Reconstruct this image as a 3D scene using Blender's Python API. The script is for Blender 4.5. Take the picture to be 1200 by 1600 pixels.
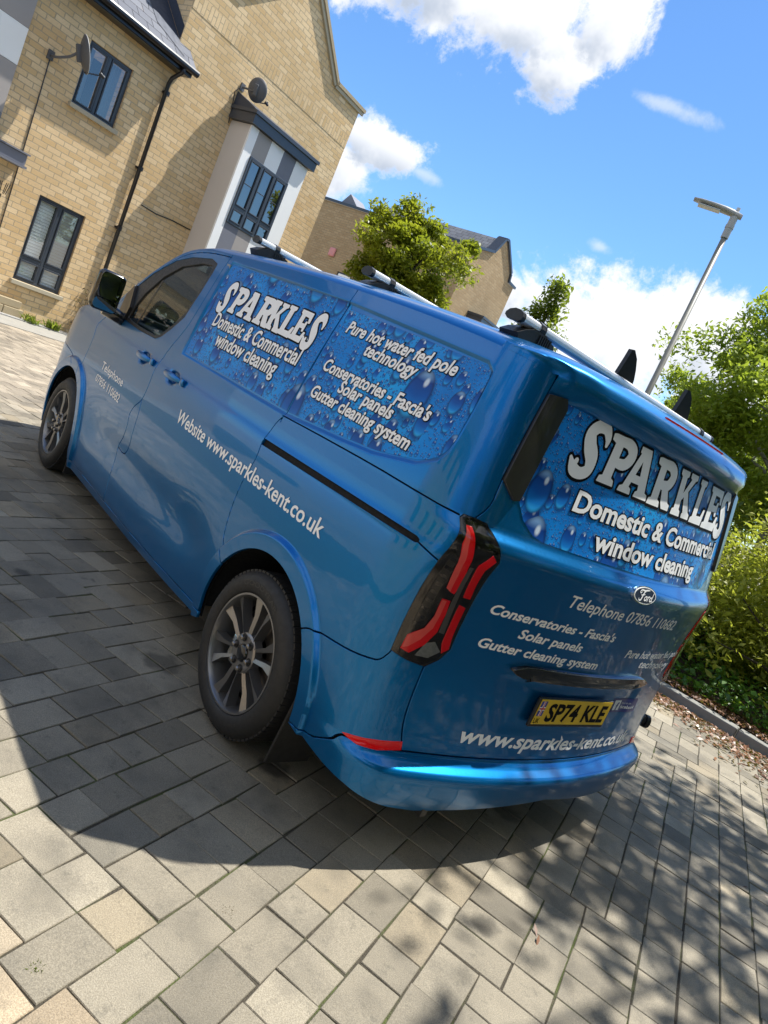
import bpy, bmesh, math, random
import numpy as np
from mathutils import Matrix, Vector, geometry
random.seed(7); RNG=np.random.default_rng(11)
scn=bpy.context.scene
for o in list(bpy.data.objects): bpy.data.objects.remove(o)
# ------------------------------------------------------------ camera
CAM=Vector((-1.2370374,2.57312325,1.49560174))
def cam_matrix(yaw,pitch,roll):
    f=Vector((math.cos(yaw)*math.cos(pitch),math.sin(yaw)*math.cos(pitch),math.sin(pitch)))
    r=Vector((math.sin(yaw),-math.cos(yaw),0)); u=r.cross(f)
    r2=math.cos(roll)*r-math.sin(roll)*u; u2=math.sin(roll)*r+math.cos(roll)*u
    return Matrix(((r2.x,u2.x,-f.x,CAM.x),(r2.y,u2.y,-f.y,CAM.y),(r2.z,u2.z,-f.z,CAM.z),(0,0,0,1)))
cd=bpy.data.cameras.new('camera'); cam=bpy.data.objects.new('camera',cd); scn.collection.objects.link(cam)
cam.matrix_world=cam_matrix(math.radians(-42.43060766),math.radians(-9.21590516),math.radians(-24.02026558))
cd.sensor_fit='VERTICAL'; cd.sensor_height=24.0; cd.sensor_width=18.0; cd.lens=1109.676/1600*24.0
cd.clip_start=.05; cd.clip_end=3000
scn.camera=cam
# ------------------------------------------------------------ light
SUN_DIR=Vector((-.05,-.44,.9)).normalized()
sd=bpy.data.lights.new('sun','SUN'); sd.energy=4.4; sd.angle=math.radians(.53); sd.color=(1,.97,.91)
sun=bpy.data.objects.new('sun',sd); scn.collection.objects.link(sun)
sun.rotation_euler=SUN_DIR.to_track_quat('Z','Y').to_euler(); sun.location=(0,-10,20)
scn.view_settings.view_transform='Standard'; scn.view_settings.look='None'
scn.view_settings.exposure=0.85; scn.view_settings.gamma=1
scn.render.resolution_x=768; scn.render.resolution_y=1024
# ------------------------------------------------------------ world: sky + clouds
world=bpy.data.worlds.new('World'); scn.world=world; world.use_nodes=True
wt=world.node_tree; wt.nodes.clear()
class NT:
    def __init__(s,t): s.t=t
    def n(s,typ,**k):
        nd=s.t.nodes.new(typ)
        for a,b in k.items(): setattr(nd,a,b)
        return nd
    def l(s,a,b): s.t.links.new(a,b)
    def _in(s,sock,v):
        if v is None: return
        if hasattr(v,'is_output') or isinstance(v,bpy.types.NodeSocket): s.l(v,sock)
        else: sock.default_value=v
    def m(s,op,a,b=None,c=None,clamp=False):
        nd=s.n('ShaderNodeMath',operation=op); nd.use_clamp=clamp
        s._in(nd.inputs[0],a); s._in(nd.inputs[1],b); s._in(nd.inputs[2],c)
        return nd.outputs[0]
    def v(s,op,a,b=None,scale=None):
        nd=s.n('ShaderNodeVectorMath',operation=op)
        s._in(nd.inputs[0],a); s._in(nd.inputs[1],b)
        if scale is not None: s._in(nd.inputs['Scale'],scale)
        return nd.outputs['Value'] if op in('DOT_PRODUCT','LENGTH','DISTANCE') else nd.outputs[0]
    def noise(s,vec,scale,detail=4,rough=.5,dist=0):
        nd=s.n('ShaderNodeTexNoise'); 
        if vec is not None: s.l(vec,nd.inputs['Vector'])
        nd.inputs['Scale'].default_value=scale; nd.inputs['Detail'].default_value=detail
        nd.inputs['Roughness'].default_value=rough; nd.inputs['Distortion'].default_value=dist
        return nd.outputs['Fac']
    def rng(s,x,a,b,c=0.,d=1.,smooth=True):
        nd=s.n('ShaderNodeMapRange'); nd.interpolation_type='SMOOTHSTEP' if smooth else 'LINEAR'
        s._in(nd.inputs[0],x)
        for i,q in enumerate((a,b,c,d)): s._in(nd.inputs[1+i],q)
        return nd.outputs[0]
    def mix(s,f,a,b,blend='MIX'):
        nd=s.n('ShaderNodeMix',data_type='RGBA',blend_type=blend)
        s._in(nd.inputs[0],f); 
        for i,q in ((6,a),(7,b)):
            if isinstance(q,tuple): q=q if len(q)==4 else q+(1,)
            s._in(nd.inputs[i],q)
        return nd.outputs[2]
    def ramp(s,f,stops):
        nd=s.n('ShaderNodeValToRGB'); s._in(nd.inputs[0],f); cr=nd.color_ramp
        while len(cr.elements)<len(stops): cr.elements.new(.5)
        for e,(p,c) in zip(cr.elements,stops): e.position=p; e.color=c if len(c)==4 else tuple(c)+(1,)
        return nd.outputs[0]
W=NT(wt)
sky=W.n('ShaderNodeTexSky',sky_type='NISHITA'); sky.sun_disc=False
el=math.asin(SUN_DIR.z); sky.sun_elevation=el; sky.sun_rotation=math.atan2(SUN_DIR.x,SUN_DIR.y)
sky.air_density=1.0; sky.dust_density=.1; sky.ozone_density=4.5
SKY_STRENGTH=.118
tc=W.n('ShaderNodeTexCoord').outputs['Generated']
def dirv(az,e):
    az=math.radians(az);e=math.radians(e); return Vector((math.cos(az)*math.cos(e),math.sin(az)*math.cos(e),math.sin(e)))
# clouds: (azimuth, elevation, half width deg, half height deg, softness)
CLOUDS=[(-27,27.5,9.0,5.4,1),(-36.0,27.0,6.0,4.0,1),(-40.6,25.0,3.4,2.2,1),(-43.0,28.5,3.0,3.2,1),(-49,25.0,3.4,.6,.5),
 (-30.8,15.6,3.6,2.0,1),(-27.5,13.2,4.0,2.6,1),(-34.6,15.2,1.6,.5,.5),
 (-52.5,10.8,7.5,4.2,1),(-57.8,12.3,5.6,4.2,1),(-48.5,6.8,6,3,1),(-64,9,6,4,1),(-43.8,9.6,2.2,2.2,1),(-49.2,15.6,1.0,.5,.5),
 (-75,18,10,5,1),(-15,12,8,5,1),(5,20,12,6,1),(40,22,14,7,1),(75,30,16,8,1),(110,20,16,7,1),(150,28,18,8,1),(190,18,16,7,1),(225,30,15,8,1),(-100,35,12,7,1),(170,58,34,20,1),(70,52,24,14,1),(-150,48,22,13,1),(120,40,20,12,1),(-100,62,16,9,1),(215,40,18,12,1)]  # high wide clouds at the end: unseen, added to raise and whiten fill light
nz=W.noise(tc,11,8,.66,.35); nz2=W.noise(tc,38,8,.70)
wob=W.m('ADD',W.m('MULTIPLY',W.m('SUBTRACT',nz,.5),2.1),W.m('MULTIPLY',W.m('SUBTRACT',nz2,.5),1.0))
tot=None; low=None
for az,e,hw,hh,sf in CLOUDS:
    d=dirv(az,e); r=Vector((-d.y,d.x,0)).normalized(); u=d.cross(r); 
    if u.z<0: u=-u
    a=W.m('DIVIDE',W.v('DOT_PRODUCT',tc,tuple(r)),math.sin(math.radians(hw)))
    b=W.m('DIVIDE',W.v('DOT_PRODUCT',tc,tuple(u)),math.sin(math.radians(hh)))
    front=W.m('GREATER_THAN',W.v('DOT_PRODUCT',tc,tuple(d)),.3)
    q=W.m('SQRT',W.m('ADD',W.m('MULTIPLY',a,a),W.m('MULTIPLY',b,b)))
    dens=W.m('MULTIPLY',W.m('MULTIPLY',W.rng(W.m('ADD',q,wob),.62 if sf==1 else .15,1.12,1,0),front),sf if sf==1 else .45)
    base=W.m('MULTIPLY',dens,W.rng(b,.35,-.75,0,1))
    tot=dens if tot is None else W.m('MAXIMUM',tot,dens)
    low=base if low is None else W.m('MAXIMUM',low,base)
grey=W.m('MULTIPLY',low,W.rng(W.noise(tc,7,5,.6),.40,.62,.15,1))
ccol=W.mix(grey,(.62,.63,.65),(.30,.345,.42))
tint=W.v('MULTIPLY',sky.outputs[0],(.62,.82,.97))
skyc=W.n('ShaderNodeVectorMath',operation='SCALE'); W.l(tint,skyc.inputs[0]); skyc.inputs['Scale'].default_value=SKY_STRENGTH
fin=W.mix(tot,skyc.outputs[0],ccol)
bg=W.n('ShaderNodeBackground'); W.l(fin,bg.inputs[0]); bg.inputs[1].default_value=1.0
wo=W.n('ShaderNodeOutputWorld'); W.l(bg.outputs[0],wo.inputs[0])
# ------------------------------------------------------------ materials
def new_mat(name):
    m=bpy.data.materials.new(name); m.use_nodes=True; t=m.node_tree; t.nodes.clear()
    N=NT(t); b=N.n('ShaderNodeBsdfPrincipled'); o=N.n('ShaderNodeOutputMaterial'); N.l(b.outputs[0],o.inputs[0])
    return m,N,b
def S(b,**k):
    mp=dict(col='Base Color',rough='Roughness',metal='Metallic',spec='Specular IOR Level',coat='Coat Weight',coatr='Coat Roughness',trans='Transmission Weight',ior='IOR',normal='Normal',alpha='Alpha',emi='Emission Color',emis='Emission Strength',sheen='Sheen Weight')
    for a,v in k.items():
        s=b.inputs[mp[a]]
        if isinstance(v,bpy.types.NodeSocket): s.id_data.links.new(v,s)
        else: s.default_value=(tuple(v)+(1,) if isinstance(v,tuple) and len(v)==3 else v)
def simple(name,col,rough=.5,metal=0.,var=.12,scale=30,coat=0.,bump=0.,bscale=200,**k):
    m,N,b=new_mat(name)
    P_=N.n('ShaderNodeTexCoord').outputs['Object']
    f=N.noise(P_,scale,5,.6)
    c=N.mix(f,tuple(x*(1-var) for x in col),tuple(min(1,x*(1+var)) for x in col))
    S(b,col=c,rough=N.rng(N.noise(P_,scale*2.3,4),.3,.7,max(0,rough-.07),min(1,rough+.07)) if rough>.4 else rough,metal=metal,coat=coat,coatr=.03,**k)
    if bump:
        bp=N.n('ShaderNodeBump'); bp.inputs['Strength'].default_value=bump; bp.inputs['Distance'].default_value=.004
        N.l(N.noise(P_,bscale,4,.6),bp.inputs['Height']); S(b,normal=bp.outputs[0])
    return m
MAT={}
def paint(name,col):
    m,N,b=new_mat(name)
    P_=N.n('ShaderNodeTexCoord').outputs['Object']
    fl=N.n('ShaderNodeTexVoronoi'); fl.inputs['Scale'].default_value=900; N.l(P_,fl.inputs['Vector'])
    c=N.mix(N.m('MULTIPLY',fl.outputs['Distance'],.9),tuple(x*.8 for x in col),tuple(x*1.25 for x in col))
    S(b,col=c,rough=.33,metal=.75,spec=.25,coat=.62,coatr=.006)
    b.inputs['Coat IOR'].default_value=1.5
    # faint road film low down + orange peel
    z=N.n('ShaderNodeSeparateXYZ'); N.l(P_,z.inputs[0])
    bp=N.n('ShaderNodeBump'); bp.inputs['Strength'].default_value=.035; bp.inputs['Distance'].default_value=.002
    N.l(N.noise(P_,55,2,.5),bp.inputs['Height']); N.l(bp.outputs[0],b.inputs['Coat Normal'])
    return m
MAT['paint']=paint('van_blue_metallic',(.0003,.150,.415))
MAT['black_plastic']=simple('black_plastic',(.012,.012,.013),.45,var=.2,bump=.1)
MAT['gloss_black']=simple('gloss_black',(.008,.008,.009),.12,coat=.6)
MAT['trim_black']=simple('trim_black',(.014,.013,.0125),.32,coat=.2,var=0.)
MAT['cavity']=simple('cavity_black',(.004,.004,.004),.9)
MAT['rubber']=simple('tyre_rubber',(.018,.017,.016),.62,var=.25,scale=18,bump=.15,bscale=90)
MAT['tyre_text']=simple('tyre_lettering',(.045,.042,.036),.6)
MAT['rim']=simple('rim_gunmetal',(.26,.252,.246),.34,metal=.8,var=0.)
MAT['rim_dark']=simple('rim_inner_black',(.012,.012,.013),.35)
MAT['chrome']=simple('chrome',(.75,.75,.76),.12,metal=1.,var=.04)
MAT['nut']=simple('wheel_nut_steel',(.35,.33,.30),.3,metal=1.)
MAT['disc']=simple('brake_steel',(.18,.16,.14),.4,metal=.9,var=.3)
MAT['alu']=simple('anodised_aluminium',(.90,.91,.92),.36,metal=.45,var=0.)
MAT['white_vinyl']=simple('white_vinyl',(.90,.90,.89),.55,var=.01,spec=.25)
MAT['black_vinyl']=simple('black_vinyl',(.004,.004,.005),.7,spec=.12)
MAT['red_lens']=simple('red_lens',(.80,.003,.008),.15,coat=.3,var=.05)
MAT['pink_lens']=simple('red_lens_lit_face',(.85,.10,.08),.2,coat=.3,var=.12)
MAT['smoke_lens']=simple('smoked_lens',(.009,.008,.008),.10,coat=.25,var=0.)
MAT['grey_lens']=simple('grey_reflector',(.16,.15,.14),.2,metal=.5)
MAT['clear_lens']=simple('clear_reflector',(.42,.42,.38),.15,metal=.7,var=.5,scale=80)
MAT['plate_yellow']=simple('plate_yellow',(.72,.47,.015),.3,var=.03)
MAT['flag_red']=simple('flag_red',(.5,.02,.03),.4); MAT['flag_blue']=simple('flag_blue',(.02,.03,.25),.4)
MAT['sticker_blue']=simple('sticker_blue',(.012,.028,.20),.35)
MAT['badge_blue']=simple('badge_dark_blue',(.003,.007,.025),.45,var=0.)
MAT['seat']=simple('seat_fabric',(.020,.021,.023),.85,bump=.3)
MAT['dash']=simple('dash_plastic',(.020,.022,.025),.6,bump=.2)
MAT['liner']=simple('cabin_liner',(.30,.31,.30),.8)
def glass(name,tint,rough=0.0,k=1.15,k0=.015):
    m,N,b=new_mat(name); t=m.node_tree
    tr=N.n('ShaderNodeBsdfTransparent'); tr.inputs[0].default_value=tint+(1,)
    gl=N.n('ShaderNodeBsdfGlossy'); gl.inputs['Roughness'].default_value=rough
    fr=N.n('ShaderNodeFresnel'); fr.inputs['IOR'].default_value=1.5
    mx=N.n('ShaderNodeMixShader'); N.l(N.m('ADD',N.m('MULTIPLY',fr.outputs[0],k),k0,None,True),mx.inputs[0]); N.l(tr.outputs[0],mx.inputs[1]); N.l(gl.outputs[0],mx.inputs[2])
    N.l(mx.outputs[0],[n for n in t.nodes if n.type=='OUTPUT_MATERIAL'][0].inputs[0])
    t.nodes.remove(b); return m
MAT['van_glass']=glass('van_glass',(.84,.92,.88),0.,.9,.01)
def dark_glass(name,col,rough=.02):
    m,N,b=new_mat(name)
    P_=N.n('ShaderNodeTexCoord').outputs['Object']
    bp=N.n('ShaderNodeBump'); bp.inputs['Strength'].default_value=.05; bp.inputs['Distance'].default_value=.01
    N.l(N.noise(P_,2.2,2),bp.inputs['Height'])
    S(b,col=col,rough=rough,spec=1.0,normal=bp.outputs[0]); b.inputs['IOR'].default_value=1.9
    return m
MAT['house_glass']=dark_glass('house_glass',(.010,.014,.014))
MAT['mirror']=simple('mirror_glass',(.9,.92,.92),.02,metal=1.,var=.01)
# printed water-drop vinyl: uses the metric chart UV
def drops_mat(name):
    m,N,b=new_mat(name)
    uvn=N.n('ShaderNodeUVMap'); uvn.uv_map='chart'; uv=uvn.outputs[0]
    big=N.noise(uv,1.6,3,.5)
    col=N.ramp(big,[(.30,(.001,.115,.44)),(.5,(.002,.23,.70)),(.72,(.015,.46,.94))])
    speck=N.noise(uv,240,2,.5)
    col=N.mix(N.rng(speck,.55,.75,0,.35),col,(.05,.42,.90))
    def layer(col,scale,thr,rmin,rmax,seed,asp=1.35):
        off=N.v('ADD',uv,(seed*3.17,seed*1.73,0)); sq=N.v('MULTIPLY',off,(1.0,1.0/asp,1.0))
        vo=N.n('ShaderNodeTexVoronoi'); vo.voronoi_dimensions='2D'; vo.inputs['Scale'].default_value=scale; vo.inputs['Randomness'].default_value=.85
        N.l(sq,vo.inputs['Vector'])
        sp=N.n('ShaderNodeSeparateColor'); N.l(vo.outputs['Color'],sp.inputs[0])
        pres=N.m('LESS_THAN',sp.outputs[0],thr)
        rad=N.m('DIVIDE',N.rng(sp.outputs[1],0,1,rmin,rmax,smooth=False),scale)
        dl=N.v('SUBTRACT',sq,vo.outputs['Position']); xy=N.n('ShaderNodeSeparateXYZ'); N.l(dl,xy.inputs[0])
        nx=N.m('DIVIDE',xy.outputs[0],rad); ny=N.m('DIVIDE',xy.outputs[1],rad)
        d=N.m('SQRT',N.m('ADD',N.m('MULTIPLY',nx,nx),N.m('MULTIPLY',ny,ny)))
        ins=N.m('MULTIPLY',N.rng(d,1.0,.90,0,1),pres)
        shad=N.m('MULTIPLY',N.rng(N.m('SQRT',N.m('ADD',N.m('POWER',N.m('ADD',nx,.08),2),N.m('POWER',N.m('ADD',ny,.16),2))),1.25,.85,0,.65),pres)
        body=N.ramp(N.rng(N.m('ADD',N.m('MULTIPLY',ny,-1),N.m('MULTIPLY',d,.18)),-1,1,0,1,smooth=False),[(.0,(.002,.035,.18)),(.12,(.30,.55,.85)),(.30,(.002,.05,.26)),(.55,(.002,.09,.40)),(.82,(.004,.20,.62)),(1.,(.03,.42,.88))])
        body=N.mix(N.rng(d,.72,1.0,0,.85),body,(.001,.016,.09))
        hl=N.rng(N.m('SQRT',N.m('ADD',N.m('POWER',N.m('ADD',nx,.22),2),N.m('POWER',N.m('SUBTRACT',ny,.50),2))),.24,.08,0,.75)
        body=N.mix(hl,body,(.80,.92,1.0))
        col=N.mix(shad,col,(.001,.022,.13))
        return N.mix(ins,col,body)
    col=layer(col,95,.55,.22,.36,1,1.1)
    col=layer(col,42,.60,.20,.34,2,1.2)
    col=layer(col,17,.50,.22,.38,3)
    col=layer(col,9.0,.55,.22,.38,4)
    col=layer(col,4.2,.36,.22,.34,5,1.4)
    S(b,col=col,rough=.45,coat=.14,coatr=.05,spec=.2)
    return m
MAT['drops']=drops_mat('water_drop_vinyl')
# ------------------------------------------------------------ mesh helpers
def mesh_obj(name,verts,faces,mat,parent=None,smooth=False,mats=None,midx=None,normals=None,uv=None):
    me=bpy.data.meshes.new(name); me.from_pydata([tuple(v) for v in verts],[],[tuple(f) for f in faces])
    for mm in (mats or [mat]): me.materials.append(mm)
    if midx is not None: me.polygons.foreach_set('material_index',np.array(midx,dtype=np.int32))
    if smooth or normals is not None: me.polygons.foreach_set('use_smooth',np.ones(len(me.polygons),dtype=bool))
    if uv is not None:
        ul=me.uv_layers.new(name='chart'); li=np.empty(len(me.loops),dtype=np.int32); me.loops.foreach_get('vertex_index',li)
        ul.data.foreach_set('uv',np.asarray(uv,dtype=np.float32)[li].ravel())
    me.update()
    if normals is not None: me.normals_split_custom_set_from_vertices([tuple(n) for n in normals])
    o=bpy.data.objects.new(name,me); scn.collection.objects.link(o)
    if parent is not None: attach(o,parent)
    return o
def wmat(o):
    m=o.matrix_basis.copy()
    if o.parent: m=wmat(o.parent)@o.matrix_parent_inverse@m
    return m
def attach(o,p):
    o.parent=p; o.matrix_parent_inverse=wmat(p).inverted()
def empty(name,loc,rz=0):
    o=bpy.data.objects.new(name,None); o.location=loc; o.rotation_euler=(0,0,rz); o.empty_display_size=.1
    scn.collection.objects.link(o); return o
def tag(o,label=None,cat=None,group=None,kind=None):
    if label: o['label']=label
    if cat: o['category']=cat
    if group: o['group']=group
    if kind: o['kind']=kind
    return o
class MB:
    def __init__(s): s.v=[];s.f=[];s.mi=[]
    def add(s,V,F,mi=0):
        k=len(s.v); s.v+= [tuple(v) for v in V]; s.f+=[tuple(i+k for i in f) for f in F]; s.mi+=[mi]*len(F); return s
    def box(s,c,size,R=None,mi=0,bev=0.0):
        hx,hy,hz=[q/2 for q in size]; c=Vector(c)
        R=R or Matrix.Identity(3)
        if bev<=0:
            V=[(sx*hx,sy*hy,sz*hz) for sx in(-1,1) for sy in(-1,1) for sz in(-1,1)]
            F=[(0,1,3,2),(4,6,7,5),(0,4,5,1),(2,3,7,6),(0,2,6,4),(1,5,7,3)]
        else:
            bm=bmesh.new(); bmesh.ops.create_cube(bm,size=1)
            for v in bm.verts: v.co=(v.co.x*size[0],v.co.y*size[1],v.co.z*size[2])
            bmesh.ops.bevel(bm,geom=bm.edges[:],offset=bev,segments=2,affect='EDGES',profile=.5)
            bm.verts.index_update(); V=[v.co.copy() for v in bm.verts]; F=[[q.index for q in f.verts] for f in bm.faces]; bm.free()
        return s.add([c+R@Vector(v) for v in V],F,mi)
    def prism(s,poly,ax,d0,d1,fr=None,mi=0):
        # poly: list of 3-D points, extruded along vector ax from d0 to d1
        ax=Vector(ax); n=len(poly)
        V=[Vector(p)+ax*d0 for p in poly]+[Vector(p)+ax*d1 for p in poly]
        F=[tuple(range(n-1,-1,-1)),tuple(range(n,2*n))]+[(i,(i+1)%n,(i+1)%n+n,i+n) for i in range(n)]
        return s.add(V,F,mi)
    def tube(s,pts,r,n=10,mi=0,cap=True):
        pts=[Vector(p) for p in pts]; rr=r if isinstance(r,(list,tuple)) else [r]*len(pts)
        V=[];F=[];prev=None
        for i,p in enumerate(pts):
            t=(pts[min(i+1,len(pts)-1)]-pts[max(i-1,0)]).normalized()
            a=prev if prev is not None else (Vector((0,0,1)) if abs(t.z)<.9 else Vector((1,0,0)))
            x=(a-t*a.dot(t)).normalized(); y=t.cross(x); prev=x
            V+=[p+(x*math.cos(2*math.pi*k/n)+y*math.sin(2*math.pi*k/n))*rr[i] for k in range(n)]
        for i in range(len(pts)-1):
            for k in range(n): F.append((i*n+k,i*n+(k+1)%n,(i+1)*n+(k+1)%n,(i+1)*n+k))
        if cap: F+= [tuple(range(n-1,-1,-1)),tuple(range((len(pts)-1)*n,len(pts)*n))]
        return s.add(V,F,mi)
    def lathe(s,prof,o,ax,n=48,mi=0,ref=None):
        # prof: (radius, along axis)
        o=Vector(o);ax=Vector(ax).normalized(); x=(Vector(ref) if ref else Vector((0,0,1))); x=(x-ax*x.dot(ax)).normalized(); y=ax.cross(x)
        V=[];F=[]
        for r,a in prof: V+=[o+ax*a+(x*math.cos(2*math.pi*k/n)+y*math.sin(2*math.pi*k/n))*r for k in range(n)]
        for i in range(len(prof)-1):
            for k in range(n): F.append((i*n+k,i*n+(k+1)%n,(i+1)*n+(k+1)%n,(i+1)*n+k))
        return s.add(V,F,mi)
    def sphere(s,c,r,n=12,m=8,sc=(1,1,1),R=None,mi=0):
        V=[];F=[];c=Vector(c); R=R or Matrix.Identity(3)
        for i in range(m+1):
            t=math.pi*i/m
            for k in range(n):
                p=2*math.pi*k/n; V.append(c+R@Vector((r*sc[0]*math.sin(t)*math.cos(p),r*sc[1]*math.sin(t)*math.sin(p),r*sc[2]*math.cos(t))))
        for i in range(m):
            for k in range(n): F.append((i*n+k,i*n+(k+1)%n,(i+1)*n+(k+1)%n,(i+1)*n+k))
        return s.add(V,F,mi)
    def build(s,name,mat,parent=None,smooth=False,auto=None):
        mats=mat if isinstance(mat,list) else [mat]
        o=mesh_obj(name,s.v,s.f,None,parent,smooth,mats=mats,midx=s.mi)
        bm=bmesh.new(); bm.from_mesh(o.data); bmesh.ops.recalc_face_normals(bm,faces=bm.faces[:]); 
        if auto:
            for e in bm.edges:
                if len(e.link_faces)==2 and e.calc_face_angle(0)>math.radians(auto): e.smooth=False
            for f in bm.faces: f.smooth=True
        bm.to_mesh(o.data); bm.free()
        return o
import math
# ---------- van surface (van frame: x forward from the tail, y left, z up) ----------
def pchip(xs,ys):
    n=len(xs);h=[xs[i+1]-xs[i] for i in range(n-1)];d=[(ys[i+1]-ys[i])/h[i] for i in range(n-1)]
    m=[0]*n;m[0]=d[0];m[-1]=d[-1]
    for i in range(1,n-1):
        if d[i-1]*d[i]<=0: m[i]=0
        else:
            w1=2*h[i]+h[i-1];w2=h[i]+2*h[i-1];m[i]=(w1+w2)/(w1/d[i-1]+w2/d[i])
    def f(x):
        if x<=xs[0]: return ys[0]+m[0]*(x-xs[0])
        if x>=xs[-1]: return ys[-1]+m[-1]*(x-xs[-1])
        lo,hi=0,n-1
        while hi-lo>1:
            k=(lo+hi)//2
            if xs[k]<=x: lo=k
            else: hi=k
        t=(x-xs[lo])/h[lo];t2=t*t;t3=t2*t
        return (2*t3-3*t2+1)*ys[lo]+(t3-2*t2+t)*h[lo]*m[lo]+(-2*t3+3*t2)*ys[hi]+(t3-t2)*h[lo]*m[hi]
    return f
def sstep(a,b,x):
    t=min(1,max(0,(x-a)/(b-a)));return t*t*(3-2*t)
WZ=pchip([.15,.24,.32,.45,.6,.8,1.0,1.09,1.13,1.25,1.45,1.6,1.72,1.80],[.972,.990,1.002,1.016,1.024,1.026,1.018,1.008,.997,.985,.957,.930,.905,.885])
X0=pchip([.18,.26,.31,.355,.368,.398,.412,.47,.50,.62,.8,.95,1.07,1.11,1.165,1.185,1.232,1.25,1.32,1.5,1.70,1.80],[.055,.022,.010,.003,.007,.056,.068,.073,.075,.078,.078,.072,.060,.054,.048,.052,.088,.092,.105,.135,.17,.185])
US,UE,UC=.42,0.0,-.85      # chart: u>=US side (u=x), UE..US corner, <UE rear, UC = centre line
HUBX,HUBZ,WBASE=.89,.332,3.10
def bow(z): return .15
RC=.21
def side_disp(x,z):
    d=0.
    for hx in (HUBX,HUBX+WBASE):
        r=math.hypot(x-hx,z-HUBZ)
        d+=.020*(1-sstep(.470,.492,r))
    # concave lower doors between the arches
    k=sstep(1.30,1.75,x)*(1-sstep(3.2,3.6,x))
    d-=.022*k*math.exp(-((z-.52)/.13)**2)
    d+=.006*k*math.exp(-((z-.24)/.05)**2)
    return d
def plan_side(x,z):
    w=WZ(z)
    # nose taper
    if x>4.25: w-=.30*((x-4.25)/.70)**2.4
    # slight taper to the rear
    if x<1.2: w-=.010*((1.2-x)/.8)**2
    return w
def surf0(u,z):
    if u<UC:
        p=surf0(2*UC-u,z);return (p[0],-p[1],p[2])
    w=WZ(z)-.010
    x0=X0(z);b=bow(z)
    ye=w-RC
    if u>=US: return (u,plan_side(u,z)+side_disp(u,z),z)
    if u<=UE:
        y=ye*(1-(u-UE)/(UC-UE))
        return (x0+b*(y/1.0)**2,y,z)
    # corner: bezier from side point to rear point
    s0=(US,plan_side(US,z)); 
    e=(x0+b*ye**2,ye)
    ts=(-1,-.035); te=(2*b*ye,1.); 
    L=US-(x0+b*w*w)
    c1=(s0[0]+ts[0]*L*.74,s0[1]+ts[1]*L*.74)
    c2=(e[0]+te[0]*RC*.74,e[1]+te[1]*RC*.74)
    t=(US-u)/(US-UE);q=1-t
    B=(q**3,3*q*q*t,3*q*t*t,t**3)
    return tuple(B[0]*s0[k]+B[1]*c1[k]+B[2]*c2[k]+B[3]*e[k] for k in (0,1))+(z,)
def snormal(u,z,f=None):
    f=f or surf0
    h=2e-3
    a=f(u-h,z);b=f(u+h,z);c=f(u,z-h);d=f(u,z+h)
    du=[b[i]-a[i] for i in range(3)];dz=[d[i]-c[i] for i in range(3)]
    n=(dz[1]*du[2]-dz[2]*du[1],dz[2]*du[0]-dz[0]*du[2],dz[0]*du[1]-dz[1]*du[0])
    l=math.sqrt(sum(k*k for k in n)) or 1;n=[k/l for k in n]
    return n
# ------------------------------------------------------------ chart skin tools
GS=[(2.500,1.757),(1.300,1.752),(1.300,1.236),(2.463,1.229)]
GQ=[(1.305,1.750),(1.282,1.722),(.95,1.712),(.435,1.690),(.396,1.678),(.376,1.655),(.364,1.54),(.362,1.44),(.373,1.395),(.400,1.361),(.440,1.337),(.481,1.320),(.585,1.298),(.694,1.279),(.874,1.264),(1.10,1.250),(1.305,1.238)]
RECP=[(2.49,1.757),(1.28,1.735),(.435,1.690),(.385,1.668),(.364,1.54),(.362,1.44),(.373,1.395),(.40,1.361),(.481,1.320),(.694,1.279),(.874,1.264),(1.30,1.236),(2.463,1.229)]
def sdpoly(poly,x,y):
    d=1e9;ins=False;n=len(poly);j=n-1
    for i in range(n):
        ax,ay=poly[j];bx,by=poly[i]; ex,ey=bx-ax,by-ay; wx,wy=x-ax,y-ay
        t=(wx*ex+wy*ey)/(ex*ex+ey*ey+1e-12); t=0 if t<0 else 1 if t>1 else t
        q=(wx-ex*t)**2+(wy-ey*t)**2
        if q<d:d=q
        if (ay>y)!=(by>y) and x<ax+(y-ay)/(by-ay)*(bx-ax): ins=not ins
        j=i
    d=math.sqrt(d); return -d if ins else d
def surf1(u,z):
    if u<UC:
        p=surf1(2*UC-u,z); return (p[0],-p[1],p[2])
    x,y,z=surf0(u,z)
    if u>US-.1 and 1.15<z<1.85 and u<2.6:
        y-=.009*(1-sstep(.003,.020,sdpoly(RECP,u,z)))*sstep(US-.1,US,u)
    if u<UE+.05 and .52<z<.76:   # number-plate recess in the tailgate
        x+=.010*(1-sstep(-.01,.07,sdpoly([(-.36,.735),(-.44,.55),(-.85,.54),(-.9,.735)],max(u,-.85),z)))
    if 2.2<u<3.2 and 1.0<z<1.18: # scoops behind the door handles
        for hx in (2.90,2.43):
            r=math.hypot((u-hx)/.085,(z-1.085)/.045); 
            if r<1: y-=.020*(1-r*r)**2*1.4
    return (x,y,z)
def onsurf(u,z,off=0.):
    p=surf1(u,z); h=.0016; hu=-h if u>UC else h
    a=surf1(u+hu,z); b=surf1(u,z+h if z<1.7 else z-h); sg=(1 if hu>0 else -1)*(1 if z<1.7 else -1)
    du=[(a[i]-p[i])*sg for i in range(3)]; dz=[b[i]-p[i] for i in range(3)]
    n=(dz[1]*du[2]-dz[2]*du[1],dz[2]*du[0]-dz[0]*du[2],dz[0]*du[1]-dz[1]*du[0])
    l=math.sqrt(n[0]*n[0]+n[1]*n[1]+n[2]*n[2]) or 1; n=(n[0]/l,n[1]/l,n[2]/l); return Vector((p[0]+n[0]*off,p[1]+n[1]*off,p[2]+n[2]*off)),Vector(n)
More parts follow.
